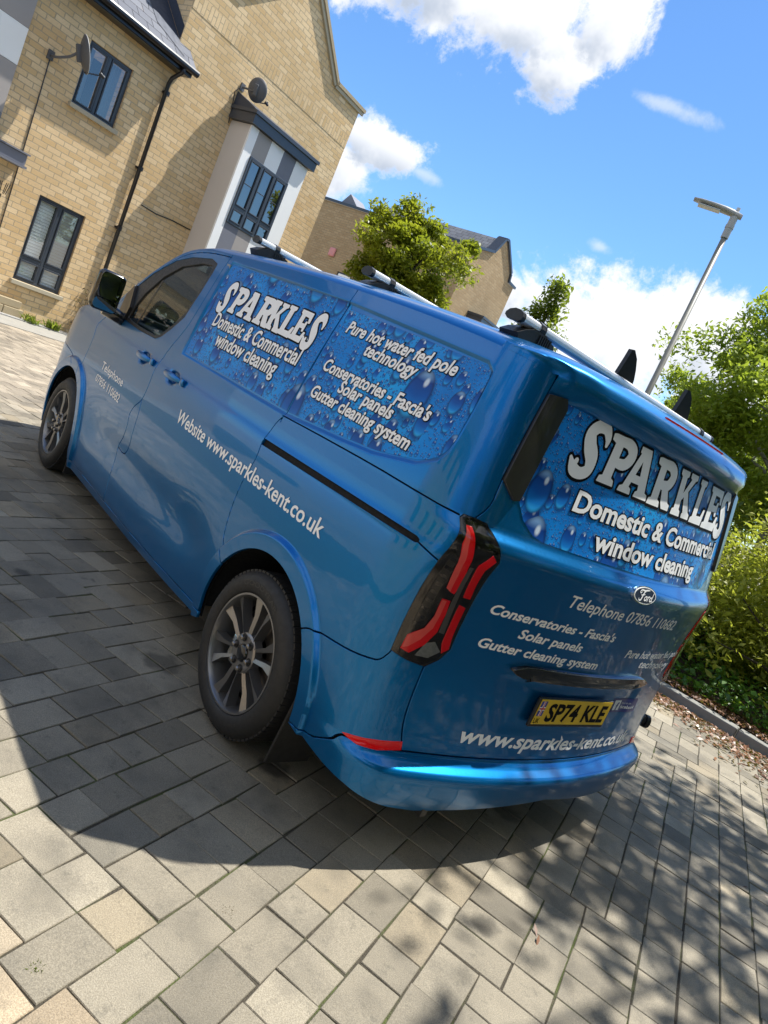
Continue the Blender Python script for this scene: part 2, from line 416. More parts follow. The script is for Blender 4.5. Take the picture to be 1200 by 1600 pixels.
def seg_strip(pl,hw):
    out=[]
    for (a,b) in zip(pl[:-1],pl[1:]):
        dx,dy=b[0]-a[0],b[1]-a[1];l=math.hypot(dx,dy) or 1; nx,ny=-dy/l*hw,dx/l*hw
        out.append([(a[0]+nx,a[1]+ny),(a[0]-nx,a[1]-ny),(b[0]-nx,b[1]-ny),(b[0]+nx,b[1]+ny)])
    for p in pl: out.append([(p[0]+hw*math.cos(k*math.pi/3),p[1]+hw*math.sin(k*math.pi/3)) for k in range(6)])
    return out
def catmull(pl,n=4,closed=False):
    out=[];N=len(pl)
    g=(lambda i:pl[i%N]) if closed else (lambda i:pl[min(max(i,0),N-1)])
    for i in range(N if closed else N-1):
        p0,p1,p2,p3=g(i-1),g(i),g(i+1),g(i+2)
        for k in range(n):
            t=k/n
            out.append(tuple(.5*(2*p1[j]+(p2[j]-p0[j])*t+(2*p0[j]-5*p1[j]+4*p2[j]-p3[j])*t*t+(3*p1[j]-p0[j]-3*p2[j]+p3[j])*t**3) for j in range(len(p1))))
    if not closed: out.append(tuple(pl[-1]))
    return out
def resample(poly,step,closed=True):
    out=[];n=len(poly)
    for i in range(n if closed else n-1):
        a=poly[i];b=poly[(i+1)%n]; l=math.hypot(b[0]-a[0],b[1]-a[1]); k=max(1,int(math.ceil(l/step)))
        out+=[(a[0]+(b[0]-a[0])*j/k,a[1]+(b[1]-a[1])*j/k) for j in range(k)]
    if not closed: out.append(poly[-1])
    return out
def cdt(keep,drop,step,grid=True,margin=.35,extra=()):
    """triangulate union(keep) minus union(drop) in the chart"""
    V=[];F=[]
    def ccw(p): return p if sum(a[0]*b[1]-b[0]*a[1] for a,b in zip(p,p[1:]+p[:1]))>0 else p[::-1]
    keep=[ccw(list(p)) for p in keep]; drop=[ccw(list(p)) for p in drop]
    for poly in keep+drop:
        k=len(V); V+=[Vector(p) for p in poly]; F.append(list(range(k,k+len(poly))))
    nk=len(keep); XE=[]
    for pl in extra:
        k=len(V); V+=[Vector(p) for p in pl]; XE+=[(k+i,k+i+1) for i in range(len(pl)-1)]
    if grid and step:
        xs=[p[0] for q in keep for p in q];ys=[p[1] for q in keep for p in q]
        gx=np.arange(min(xs),max(xs)+step,step);gy=np.arange(min(ys),max(ys)+step,step*.87)
        G=np.array([(x+(step*.5 if j%2 else 0),y) for j,y in enumerate(gy) for x in gx])
        ok=np.ones(len(G),bool)
        for poly in keep+drop:
            A=np.array(poly);B=np.roll(A,-1,0)
            for a,b in zip(A,B):
                lo=np.minimum(a,b)-step*margin;hi=np.maximum(a,b)+step*margin
                idx=np.where(ok&(G[:,0]>lo[0])&(G[:,0]<hi[0])&(G[:,1]>lo[1])&(G[:,1]<hi[1]))[0]
                if len(idx)==0: continue
                e=b-a;w=G[idx]-a;t=np.clip((w@e)/(e@e+1e-12),0,1);d=np.hypot(*(w-t[:,None]*e).T)
                ok[idx[d<step*margin]]=False
        V+=[Vector(g) for g in G[ok]]
    E=[(q[i],q[(i+1)%len(q)]) for q in F for i in range(len(q))]+XE
    r=geometry.delaunay_2d_cdt(V,E,[],0,1e-6,False)
    vs=[(v.x,v.y) for v in r[0]]; tr=[]
    for f in r[2]:
        f=list(f)
        for k in range(1,len(f)-1): tr.append((f[0],f[k],f[k+1]))
    if not tr: return vs,[]
    A=np.array(vs);TR=np.array(tr);C=A[TR].mean(1)
    a2=A[TR]; area=np.abs((a2[:,1,0]-a2[:,0,0])*(a2[:,2,1]-a2[:,0,1])-(a2[:,2,0]-a2[:,0,0])*(a2[:,1,1]-a2[:,0,1]))
    def inside(poly,idx):
        Q=np.array(poly);X=C[idx,0];Y=C[idx,1];ins=np.zeros(len(idx),bool)
        for (x0,y0),(x1,y1) in zip(Q,np.roll(Q,-1,0)):
            if y0==y1: continue
            m=((y0>Y)!=(y1>Y)); xx=x0+(Y-y0)/(y1-y0)*(x1-x0); ins^=m&(X<xx)
        return ins
    def any_in(polys):
        res=np.zeros(len(C),bool)
        for p in polys:
            Q=np.array(p);lo=Q.min(0);hi=Q.max(0)
            idx=np.where(~res&(C[:,0]>lo[0])&(C[:,0]<hi[0])&(C[:,1]>lo[1])&(C[:,1]<hi[1]))[0]
            if len(idx): res[idx]=inside(p,idx)
        return res
    ok=any_in(keep)&~any_in(drop)&(area>1e-9)
    return vs,[tuple(int(i) for i in t) for t in TR[ok]]
def components(tris):
    par=list(range(len(tris)))
    def find(a):
        while par[a]!=a: par[a]=par[par[a]];a=par[a]
        return a
    ed={}
    for i,t in enumerate(tris):
        for k in range(3):
            e=tuple(sorted((t[k],t[(k+1)%3])))
            if e in ed: par[find(i)]=find(ed[e])
            else: ed[e]=i
    g={}
    for i in range(len(tris)): g.setdefault(find(i),[]).append(tris[i])
    return list(g.values())
def in_tri(p,a,b,c):
    s=lambda p,q,r:(p[0]-r[0])*(q[1]-r[1])-(q[0]-r[0])*(p[1]-r[1])
    d1,d2,d3=s(p,a,b),s(p,b,c),s(p,c,a)
    return not((d1<0 or d2<0 or d3<0) and (d1>0 or d2>0 or d3>0))
_ncache={}
def skin_geo(vs,tris,off=0.,rim=True,depth=.014,bev=.0016):
    used=sorted({i for t in tris for i in t}); mp={g:i for i,g in enumerate(used)}
    V=[];N=[];UV=[]
    for g in used:
        u,z=vs[g]; p,n=onsurf(u,z,off); V.append(p);N.append(n);UV.append((u,z))
    F=[]
    for t in tris:
        a,b,c=[vs[i] for i in t]
        ccw=(b[0]-a[0])*(c[1]-a[1])-(c[0]-a[0])*(b[1]-a[1])>0
        t=tuple(mp[i] for i in t)
        F.append(t[::-1] if ccw else t)     # chart (u right->left seen from outside)
    # orientation check against the surface normal
    a,b,c=[V[i] for i in F[len(F)//2]]
    if (b-a).cross(c-a).dot(N[F[len(F)//2][0]])<0: F=[f[::-1] for f in F]
    if rim:
        cnt={}
        for f in F:
            for k in range(3):
                e=(f[k],f[(k+1)%3]); cnt[e]=cnt.get(e,0)+1
        be=[e for e in cnt if (e[1],e[0]) not in cnt and not(abs(UV[e[0]][0]-UC)<1e-4 and abs(UV[e[1]][0]-UC)<1e-4)]
        out={}
        for a,b in be:
            d=(V[b]-V[a]); 
            if d.length<1e-9: continue
            d.normalize()
            for i in (a,b): out[i]=out.get(i,Vector())+d.cross(N[i])
        r1={};r2={}
        for i,d in out.items():
            d=d.normalized() if d.length>1e-6 else Vector((0,0,0))
            r1[i]=len(V); V.append(V[i]+d*bev-N[i]*bev); N.append((N[i]*.35+d).normalized()); UV.append(UV[i])
            r2[i]=len(V); V.append(V[i]+d*bev-N[i]*depth); N.append(d if d.length>0 else N[i]); UV.append(UV[i])
        for a,b in be:
            if a in r1 and b in r1:
                F.append((b,a,r1[a],r1[b])); F.append((r1[b],r1[a],r2[a],r2[b]))
    return V,F,N,UV
def mirror_geo(g):
    V,F,N,UV=g
    return [Vector((v.x,-v.y,v.z)) for v in V],[f[::-1] for f in F],[Vector((n.x,-n.y,n.z)) for n in N],[(2*UC-u,z) for u,z in UV]
def join_geo(a,b):
    k=len(a[0]); return a[0]+b[0],a[1]+[tuple(i+k for i in f) for f in b[1]],a[2]+b[2],a[3]+b[3]
def geo_obj(name,g,mat,parent):
    return mesh_obj(name,g[0],g[1],mat,parent,normals=g[2],uv=g[3])
def decal(name,keep,drop,off,mat,parent,step=.03,thick=0.,mirror=False):
    vs,tr=cdt([resample(p,step) for p in keep],[resample(p,step) for p in drop],step)
    g=skin_geo(vs,tr,off,rim=thick>0,depth=thick,bev=min(.003,thick*.4) if thick else 0)
    o=geo_obj(name,g,mat,parent)
    if mirror: geo_obj(name,mirror_geo(g),mat,parent)
    return o
# text -> flat mesh (unit em), cached
_dg=None
def text_mesh(s,bold=0.0,shear=0.0,space=1.0):
    cu=bpy.data.curves.new('lettering','FONT'); cu.body=s; cu.size=1; cu.offset=bold; cu.shear=shear; cu.space_character=space; cu.resolution_u=3; cu.fill_mode='FRONT'
    o=bpy.data.objects.new('lettering',cu); scn.collection.objects.link(o)
    dg=bpy.context.evaluated_depsgraph_get(); dg.update()
    me=bpy.data.meshes.new_from_object(o.evaluated_get(dg)); bpy.data.objects.remove(o)
    V=[(v.co.x,v.co.y) for v in me.vertices]; F=[tuple(p.vertices) for p in me.polygons]
    bpy.data.meshes.remove(me); bpy.data.curves.remove(cu); return V,F
CAPH=.728
def text_on_chart(name,s,A,B,T,off,mat,parent,bold=.0,shear=0.,edge=None,edge_mat=None,maxlen=.03,caph=CAPH):
    """A,B: chart baseline ends, T: chart point a capital's height above A"""
    V0,F0=text_mesh(s,bold,shear); x0=min(v[0] for v in V0);x1=max(v[0] for v in V0)
    def lay(V,F,o,m,nm,par):
        bm=bmesh.new(); vs=[]
        for x,y in V:
            q=(x-x0)/(x1-x0); h=y/caph
            vs.append(bm.verts.new((A[0]+(B[0]-A[0])*q+(T[0]-A[0])*h,A[1]+(B[1]-A[1])*q+(T[1]-A[1])*h,0)))
        for f in F:
            try: bm.faces.new([vs[i] for i in f])
            except ValueError: pass
        bmesh.ops.triangulate(bm,faces=bm.faces[:])
        for _ in range(3):
            le=[e for e in bm.edges if e.calc_length()>maxlen]
            if not le: break
            bmesh.ops.subdivide_edges(bm,edges=le,cuts=1); bmesh.ops.triangulate(bm,faces=bm.faces[:])
        bm.verts.index_update(); P=[];Nn=[]
        for v in bm.verts:
            p,n=onsurf(v.co.x,v.co.y,o); P.append(p);Nn.append(n)
        Fs=[[v.index for v in f.verts] for f in bm.faces]; bm.free()
        if Fs:
            a,b,c=[P[i] for i in Fs[0][:3]]
            if (b-a).cross(c-a).dot(Nn[Fs[0][0]])<0: Fs=[f[::-1] for f in Fs]
        return mesh_obj(nm,P,Fs,m,par,normals=Nn)
    o=lay(V0,F0,off,mat,name,parent)
    if edge:
        V1,F1=text_mesh(s,bold+edge,shear); lay(V1,F1,off-.0012,edge_mat,'lettering_outline',parent)
    return o
# hand-drawn slab lettering for the big name: list of (polygons) per glyph in a 0..1 cell
DW=[0.]
class SP(list): st=1
def stroke(pts,n=4):
    """variable width stroke: pts (x,y,w) -> convex quads along a spline"""
    c=[(x,y,w+DW[0]*2) for x,y,w in catmull(pts,n)]; out=[]
    L=[];R=[]
    for i,(x,y,w) in enumerate(c):
        a=c[max(i-1,0)];b=c[min(i+1,len(c)-1)]; dx,dy=b[0]-a[0],b[1]-a[1];l=math.hypot(dx,dy) or 1
        L.append((x-dy/l*w/2,y+dx/l*w/2));R.append((x+dy/l*w/2,y-dx/l*w/2))
    for i in range(len(c)-1): out.append(SP([L[i],L[i+1],R[i+1],R[i]]))
    for x,y,w in c[::2]+[c[-1]]: out.append(SP([(x+w/2*math.cos(k*math.pi/5),y+w/2*math.sin(k*math.pi/5)) for k in range(10)]))
    return out

GLY={
'S':lambda:stroke([(.86,.66,.05),(.84,.78,.13),(.70,.91,.17),(.48,.90,.20),(.33,.75,.25),(.43,.55,.27),(.60,.37,.27),(.62,.17,.22),(.44,.07,.17),(.22,.11,.17),(.06,.27,.03)],6)+stroke([(.20,.16,.08),(.24,.24,.08)],3),
'P':lambda:[[(.05,.0),(.55,.0),(.52,.09),(.42,.13),(.42,.95),(.18,.95),(.16,.13),(.07,.10)],[(.02,.98),(.04,.88),(.18,.84),(.44,.84),(.44,1.0),(.10,1.0)]]+stroke([(.36,.915,.17),(.62,.91,.19),(.80,.80,.25),(.81,.65,.26),(.66,.49,.21),(.38,.47,.15)],5),
'A':lambda:[[(.30,1.0),(.66,1.0),(.70,.90),(.88,.12),(.98,.09),(1.0,0),(.54,0),(.56,.08),(.63,.12),(.47,.84),(.30,.90)],[(.36,.90),(.52,.90),(.27,.13),(.36,.09),(.38,0),(-.02,0),(.0,.08),(.09,.12)],[(.22,.26),(.72,.26),(.70,.40),(.26,.40)]],
'R':lambda:GLY['P']()+[[(.46,.50),(.70,.50),(.90,.13),(1.0,.10),(1.0,0),(.70,.0),(.62,.10)]],
'K':lambda:[[(.03,0),(.48,0),(.46,.09),(.38,.13),(.38,.88),(.46,.91),(.46,1.0),(.04,1.0),(.05,.91),(.14,.87),(.14,.13),(.05,.10)],[(.34,.42),(.70,.88),(.60,.92),(.60,1.0),(1.0,1.0),(1.0,.92),(.90,.88),(.60,.56),(.40,.38)],[(.46,.54),(.62,.60),(.92,.13),(1.02,.09),(1.02,0),(.62,0),(.62,.07),(.66,.10)]],
'L':lambda:[[(.06,0),(.94,0),(1.0,.36),(.90,.36),(.80,.17),(.44,.16),(.44,.88),(.54,.92),(.54,1.0),(.08,1.0),(.08,.92),(.18,.88),(.18,.12),(.08,.09)]],
'E':lambda:[[(.06,0),(.94,0),(1.0,.34),(.90,.34),(.80,.16),(.42,.15),(.42,.45),(.66,.46),(.70,.36),(.78,.36),(.78,.68),(.70,.68),(.66,.58),(.42,.58),(.42,.86),(.76,.85),(.86,.68),(.95,.68),(.92,1.0),(.06,1.0),(.08,.91),(.17,.88),(.17,.12),(.07,.09)]],
}
def dilate(polys,d,n=8):
    out=[]
    for p in polys:
        out.append(p)
        if len(p) in (4,10) and getattr(p,'st',0): continue
        for a,b in zip(p,p[1:]+p[:1]):
            dx,dy=b[0]-a[0],b[1]-a[1];l=math.hypot(dx,dy)
            if l<1e-6: continue
            nx,ny=-dy/l*d,dx/l*d
            out.append([(a[0]+nx,a[1]+ny),(a[0]-nx,a[1]-ny),(b[0]-nx,b[1]-ny),(b[0]+nx,b[1]+ny)])
        for a in p: out.append([(a[0]+d*math.cos(k*2*math.pi/n),a[1]+d*math.sin(k*2*math.pi/n)) for k in range(n)])
    return out
def big_name(cells,out,off,parent,shade):
    """cells: [(char,(u_bl,z_bl),(u_br,z_br),(u_tl,z_tl))]"""
    objs=[]
    for ch,bl,br,tl in cells:
        cw=abs(br[0]-bl[0]); chh=abs(tl[1]-bl[1])
        for lay,(o,m,nm) in enumerate(((off,MAT['black_vinyl'],'letter_outline'),(off+.0012,MAT['white_vinyl'],'letter'))):
            DW[0]=(out+.002 if lay==0 else .0035)/((cw+chh)/2)
            gp=GLY[ch]()
            mapq=lambda p:[(bl[0]+(br[0]-bl[0])*x+(tl[0]-bl[0])*y,bl[1]+(br[1]-bl[1])*x+(tl[1]-bl[1])*y) for x,y in p]
            pp=[]
            for p in gp:
                q=mapq(p)
                if getattr(p,'st',0): pp.append(q)
                else: pp+=dilate([q],out+.002 if lay==0 else .003)
            vs,tr=cdt(pp,[],.03,margin=.2)
            objs.append((skin_geo(vs,tr,o+(0.00004*len(objs) if lay==0 else 0),rim=False),m,nm))
    DW[0]=0.
    acc={}
    for g,m,nm in objs: acc[nm]=join_geo(acc[nm],g) if nm in acc else g
    a=geo_obj('name_lettering',acc['letter'],MAT['white_vinyl'],parent)
    geo_obj('lettering_outline',acc['letter_outline'],MAT['black_vinyl'],parent)
# ------------------------------------------------------------ the van
VAN=empty('panel_van',(2.45,0,0))
tag(VAN,'blue metallic panel van with water-drop graphics, parked on the grey block paving','van')
def circ(cx,cz,r,a0,a1,n): return [(cx+r*math.cos(math.radians(a0+(a1-a0)*k/n)),cz+r*math.sin(math.radians(a0+(a1-a0)*k/n))) for k in range(n+1)]
RA=.41
EDGE=[(4.93,.30),(4.955,.50),(4.95,.75),(4.90,.93),(4.76,1.045),(4.45,1.125),(4.15,1.183),(3.95,1.215),(3.80,1.262),(3.68,1.355),(3.58,1.447),(3.44,1.557),(3.28,1.668),(3.10,1.752),(2.85,1.793),(2.6,1.803),(2.2,1.812),(1.7,1.815),(1.3,1.808),(.9,1.795),(.60,1.778),(.42,1.764)]
EDGE_S=catmull(EDGE,5)
outer=[(UC,.27),(-.5,.235),(-.127,.205),(0,.215),(.2,.262),(.40,.292),(.484,.30)]+circ(HUBX,HUBZ,RA,186,5,40)+[(1.30,.262),(1.345,.247),(2.28,.193),(3.56,.153)]+circ(HUBX+WBASE,HUBZ,RA,190,-6,40)+[(4.42,.22),(4.7,.215),(4.88,.25)]+EDGE_S+[(.30,1.757),(.10,1.748),(-.1,1.746),(UC,1.746)]
outer=resample(outer,.03)
GLASSF=[(3.555,1.212),(3.60,1.335),(3.565,1.435),(3.427,1.552),(3.209,1.676),(3.008,1.729),(2.76,1.754),(2.655,1.735),(2.643,1.68),(2.643,1.562),(2.665,1.394),(2.745,1.305),(2.83,1.235),(2.90,1.208),(3.20,1.200)]
GLASSI=[(3.46,1.232),(3.445,1.311),(3.384,1.420),(3.251,1.560),(3.081,1.657),(2.844,1.713),(2.705,1.720),(2.676,1.66),(2.672,1.578),(2.690,1.425),(2.765,1.330),(2.872,1.240),(2.92,1.225),(3.26,1.219)]
TL=[(.174,1.236),(.122,1.238),(.07,1.236),(.045,1.213),(.015,1.178),(-.013,1.133),(-.042,.800),(-.018,.756),(.023,.721),(.099,.726),(.178,.739),(.187,.966),(.186,1.071),(.190,1.222)]
RAIL=[(1.343,1.066),(1.350,1.080),(1.346,1.096),(.32,1.110),(.30,1.104),(.296,1.093),(.31,1.086)]
REFL=[(.240,.412),(.15,.424),(.05,.437),(-.004,.445),(-.008,.418),(.08,.405),(.17,.402)]
L1=[(2.551,1.812),(2.558,1.717),(2.556,1.518),(2.575,1.349),(2.657,1.186),(2.684,1.073),(2.667,.967),(2.675,.881),(2.735,.825),(2.765,.765),(2.748,.703),(2.767,.624),(2.815,.551),(2.795,.45),(2.768,.321),(2.762,.228)]
L2=[(2.675,.881),(2.645,.798),(2.639,.688),(2.650,.599),(2.705,.545),(2.815,.551)]
L3=[(3.75,1.235),(3.885,1.10),(3.855,1.02),(3.846,.93),(3.862,.80),(3.85,.70)]
L3b=[(3.75,1.235),(3.655,1.345),(3.56,1.435),(3.42,1.545),(3.26,1.655),(3.085,1.738),(2.85,1.779),(2.6,1.790),(2.551,1.790)]
SILL=[(3.60,.205),(2.28,.240),(1.285,.292)]
L4=[(1.305,1.84),(1.312,1.75),(1.303,1.232),(1.310,1.205),(1.329,1.175),(1.341,1.13),(1.345,1.085)]
L4b=[(1.346,1.076),(1.331,1.0),(1.350,.89),(1.346,.747),(1.315,.63),(1.235,.55)]
L5=[(1.312,1.215),(1.0,1.224),(.588,1.231),(.19,1.227)]
L5b=[(2.680,1.1),(2.66,1.178)]
L6=[(.300,1.094),(.186,1.071)]
L7=[(.590,.610),(.560,.628),(.514,.640),(.38,.662),(.25,.683),(.205,.695),(.178,.728),(.172,.748)]
L8=[(.497,.304),(.396,.318),(.33,.360),(.26,.398),(.20,.408),(-.02,.414),(-.4,.418),(UC-.01,.420)]
L9=[(.077,1.76),(.076,1.684),(.087,1.382),(.087,1.292),(.122,1.237)]
L10=[(.028,.722),(.022,.60),(.012,.50),(-.012,.414)]
L11=[(4.02,.75),(4.10,.80),(4.3,.83),(4.6,.84),(4.96,.85)]
hw=.0041
slots=[]
for l in (L1,L2,L3,L4b,L7,L8,L9,L10): slots+=seg_strip(catmull(l,3),hw)
for l in (L3b,SILL,L4,L5,L6,L11): slots+=seg_strip(catmull(l,3),hw*.9)
holes=[resample(GLASSF,.03),resample(TL,.03),RAIL]
tl_out=holes
def offs(poly,d):
    out=[];n=len(poly)
    for i in range(n):
        a=poly[i-1];p=poly[i];b=poly[(i+1)%n]
        e1=Vector((p[0]-a[0],p[1]-a[1])).normalized();e2=Vector((b[0]-p[0],b[1]-p[1])).normalized()
        n1=Vector((e1.y,-e1.x));n2=Vector((e2.y,-e2.x)); m=(n1+n2); m=m/max(.3,m.dot(n1)) if m.length>1e-6 else n1
        out.append((p[0]+m.x*d,p[1]+m.y*d))
    return out+[out[0]]
sgn=1 if sum(a[0]*b[1]-b[0]*a[1] for a,b in zip(RECP,RECP[1:]+RECP[:1]))>0 else -1
extra=[offs(RECP,sgn*d) for d in (-.002,.003,.007,.0115,.016,.020,.026)]
for zz in (.31,.345,.355,.3615,.368,.378,.388,.398,.405,.4105,1.11,1.165,1.175,1.185,1.20,1.2165,1.232,1.241,1.25):
    extra.append([(u,zz) for u in np.linspace(UC,.43,52)])
for hx in (HUBX,HUBX+WBASE):
    for rr in (.440,.462,.470,.4755,.481,.4865,.492,.500): extra.append(circ(hx,HUBZ,rr,-15,195,90))
vs,tris=cdt([outer],holes+slots,.022,extra=extra)
comps=components(tris)
SEEDS={'front_door':(3.2,.8),'sliding_door':(2.0,.8),'fuel_flap':(2.70,.70),'quarter_panel':(.9,.95),'upper_quarter':(.9,1.5),'tailgate':(-.5,1.0),'rear_bumper':(-.5,.33),'bumper_corner':(.3,.5),'front_wing':(4.05,.95),'front_bumper':(4.7,.6),'sill_panel':(2.0,.215),'roof_side':(2.0,1.812)}
named={}
rest=[]
for cp in sorted(comps,key=len,reverse=True):
    hit=None
    for nm,sd_ in SEEDS.items():
        if nm not in named and any(in_tri(sd_,*[vs[i] for i in t]) for t in cp): hit=nm;break
    if hit: named[hit]=cp
    elif len(cp)>6: rest.append(cp)
    print('comp',len(cp),hit,[round(q,2) for q in vs[cp[0][0]]])
VP={}
rename={'bumper_corner':'rear_bumper_corner','upper_quarter':'side_panel','quarter_panel':'rear_quarter_panel'}
for nm,cp in named.items():
    g=skin_geo(vs,cp)
    pn=rename.get(nm,nm)
    if nm in('tailgate','rear_bumper'):
        VP[nm]=geo_obj(pn,join_geo(g,mirror_geo(g)),MAT['paint'],VAN)
    else:
        VP[nm]=geo_obj(pn,g,MAT['paint'],VAN); geo_obj(pn,mirror_geo(g),MAT['paint'],VAN)
for cp in rest:
    g=skin_geo(vs,cp); geo_obj('body_pillar',g,MAT['paint'],VAN); geo_obj('body_pillar',mirror_geo(g),MAT['paint'],VAN)
# dark inner shell (behind the gaps)
inh=[resample(GLASSF,.05)]
v2,t2=cdt([resample(outer[::3],.06)],inh,.06)
g=skin_geo(v2,t2,-.028,rim=False); shell=join_geo(g,mirror_geo(g)); geo_obj('inner_shell',shell,MAT['cavity'],VAN)
# ---- roof, windscreen, bonnet: loft over the edge curve
def surf_edge(x,z): 
    return Vector(surf1(x,z))
def loft_over():
    rows=[];n=len(EDGE_S)
    for i,(x,z) in enumerate(EDGE_S):
        a=EDGE_S[max(i-1,0)];b=EDGE_S[min(i+1,n-1)]
        tx,tz=b[0]-a[0],b[1]-a[1];l=math.hypot(tx,tz);tx/=l;tz/=l
        ox,oz=-tz,tx                                   # out of the side outline
        if x<4.9 and oz<0: ox,oz=-ox,-oz
        if x>=4.8 and ox<0: ox,oz=-ox,-oz
        P0=surf_edge(x,z)
        d=surf_edge(x-ox*.03,z-oz*.03)-P0; d=-d.normalized()
        roof=sstep(3.3,2.8,x) if x>2.8 else 1.
        roof=1-sstep(2.75,3.3,x)
        scr=sstep(3.0,3.4,x)*(1-sstep(3.75,3.95,x))
        nose=sstep(3.75,4.2,x)
        crown=.095*roof+.05*scr+.05*nose*(1-sstep(4.6,4.9,x)); fwd=.16*scr+.10*nose+.10*sstep(4.6,4.9,x)
        C=Vector((x+fwd,0,z+crown))
        k1=.075*roof+.05*(1-roof)
        P1=P0+d*k1; P2=Vector((C.x,P0.y*.55,C.z))
        row=[]
        m=14
        for k in range(m+1):
            t=(k/m)**1.35;q=1-t
            row.append(P0*q**3+P1*3*q*q*t+P2*3*q*t*t+C*t**3)
        rows.append(row+[Vector((p.x,-p.y,p.z)) for p in row[-2::-1]])
    return rows
rows=loft_over()
def rows_obj(name,r0,r1,mat,c0=0,c1=None):
    sub=[r[c0:(c1 or len(r))] for r in rows[r0:r1+1]]; w=len(sub[0])
    V=[p for r in sub for p in r];F=[]
    for i in range(len(sub)-1):
        for k in range(w-1): F.append((i*w+k,i*w+k+1,(i+1)*w+k+1,(i+1)*w+k))
    o=mesh_obj(name,V,F,mat,VAN,smooth=True)
    bm=bmesh.new();bm.from_mesh(o.data);bmesh.ops.recalc_face_normals(bm,faces=bm.faces[:]);bm.to_mesh(o.data);bm.free(); return o
i_of=lambda k:k*5
rows_obj('front_grille',0,i_of(3),MAT['trim_black']); rows_obj('bonnet',i_of(3),i_of(8),MAT['paint'])
i0,i1=i_of(8),i_of(13); W_=len(rows[0])
rows_obj('windscreen_pillar',i0,i1,MAT['paint'],0,6); rows_obj('windscreen_pillar',i0,i1,MAT['paint'],W_-6,W_)
rows_obj('windscreen',i0,i1,MAT['van_glass'],5,W_-5)
roof_o=rows_obj('roof',i1,len(EDGE_S)-1,MAT['paint'])
# ---- rear cap: roof trailing part with the tailgate spoiler
LASTROW=rows[-1]; half=len(LASTROW)//2
def cap_row(s):
    """s 0..1 from side to centre -> 3-D curve from rear edge up to the roof"""
    u=.42+(UC-.42)*s
    q=[p for p in LASTROW[:half+1]]
    # point on the last roof row with matching fraction of half width
    e=Vector(surf1(u,1.746 if u<.1 else 1.748+.016*(u-.1)/.32))
    tgt=min(1,max(0,s*1.0)); 
    f=tgt*half; k=min(int(f),half-1); B=q[k].lerp(q[k+1],f-k)
    lip=sstep(.10,.0,u) if False else (1-sstep(.02,.11,u))
    n=Vector(snormal(u,1.74)); n.z=0; n.normalize()
    A=e+n*(.050*lip*(1-.45*sstep(-.15,.05,u)))+Vector((0,0,.012*lip))
    P1=A+Vector((0,0,.05))+n*(-.012)
    P2=B+Vector((-.16*min(1,s*4+.02),0,-.012 if s>.02 else 0))
    out=[]
    if s<.004: return [B.copy() for _ in range(13)]
    for j in range(13):
        t=j/12;r=1-t; out.append(A*r**3+P1*3*r*r*t+P2*3*r*t*t+B*t**3)
    return out
ss=[(k/60)**1.25 for k in range(61)]
cr=[cap_row(s) for s in ss]
def cap_obj(name,k0,k1,side):
    V=[p if side>0 else Vector((p.x,-p.y,p.z)) for r in cr[k0:k1+1] for p in r];F=[]
    for i in range(k1-k0):
        for j in range(12): F.append((i*13+j,i*13+j+1,(i+1)*13+j+1,(i+1)*13+j))
    return V,F
us_of=[.42+(UC-.42)*s for s in ss]; ksp=min(range(61),key=lambda k:abs(us_of[k]-.075))
def finish(name,V,F,mat,par):
    o=mesh_obj(name,V,F,mat,par,smooth=True)
    bm=bmesh.new();bm.from_mesh(o.data);bmesh.ops.remove_doubles(bm,verts=bm.verts[:],dist=1e-5);bmesh.ops.recalc_face_normals(bm,faces=bm.faces[:]);bm.to_mesh(o.data);bm.free();return o
for sd_ in (1,-1):
    V,F=cap_obj('roof_corner',0,ksp,sd_); finish('roof_corner',V,F,MAT['paint'],VAN)
Va,Fa=cap_obj('s',ksp,60,1);Vb,Fb=cap_obj('s',ksp,60,-1); k=len(Va)
SPO=finish('roof_spoiler',Va+Vb,Fa+[tuple(i+k for i in f) for f in Fb],MAT['paint'],VAN)
# spoiler rear face + underside
V=[];F=[]
for sd_ in (1,-1):
    for kk in range(ksp,61):
        u=us_of[kk]; A=cr[kk][0]; n=Vector(snormal(u,1.74)); n.z=0;n.normalize()
        lip=1-sstep(.02,.11,u)
        b1=A+Vector((0,0,-.020*lip-.002))+n*.004*lip; b2=A+Vector((0,0,-.052*lip-.004))-n*.012*lip; b3=Vector(surf1(u,1.683))+n*.004; b4=Vector(surf1(u,1.676))-n*.01
        for p in (A,b1,b2,b3,b4): V.append(Vector((p.x,p.y*sd_,p.z)))
nk=61-ksp
for sidx in (0,1):
    for i in range(nk-1):
        for j in range(4):
            a=(sidx*nk+i)*5+j; F.append((a,a+1,a+6,a+5))
finish('spoiler_lip',V,F,MAT['paint'],SPO)
# spoiler seam to the body + high brake light on top of its edge
bl=MB(); pts=[]
for y in np.linspace(-.27,.23,14):
    u=(UE-UC)/1.0; 
    kk=min(range(ksp,61),key=lambda k:abs(cr[k][3].y-abs(y))); p=cr[kk][3]; pts.append(Vector((p.x,y,p.z+.004)))
for a,b in zip(pts[:-1],pts[1:]):
    d=(b-a); bl.box((a+b)/2+Vector((.012,0,-.004)),(.022,d.length*1.04,.015))
bl.build('brake_light',MAT['red_lens'],SPO)
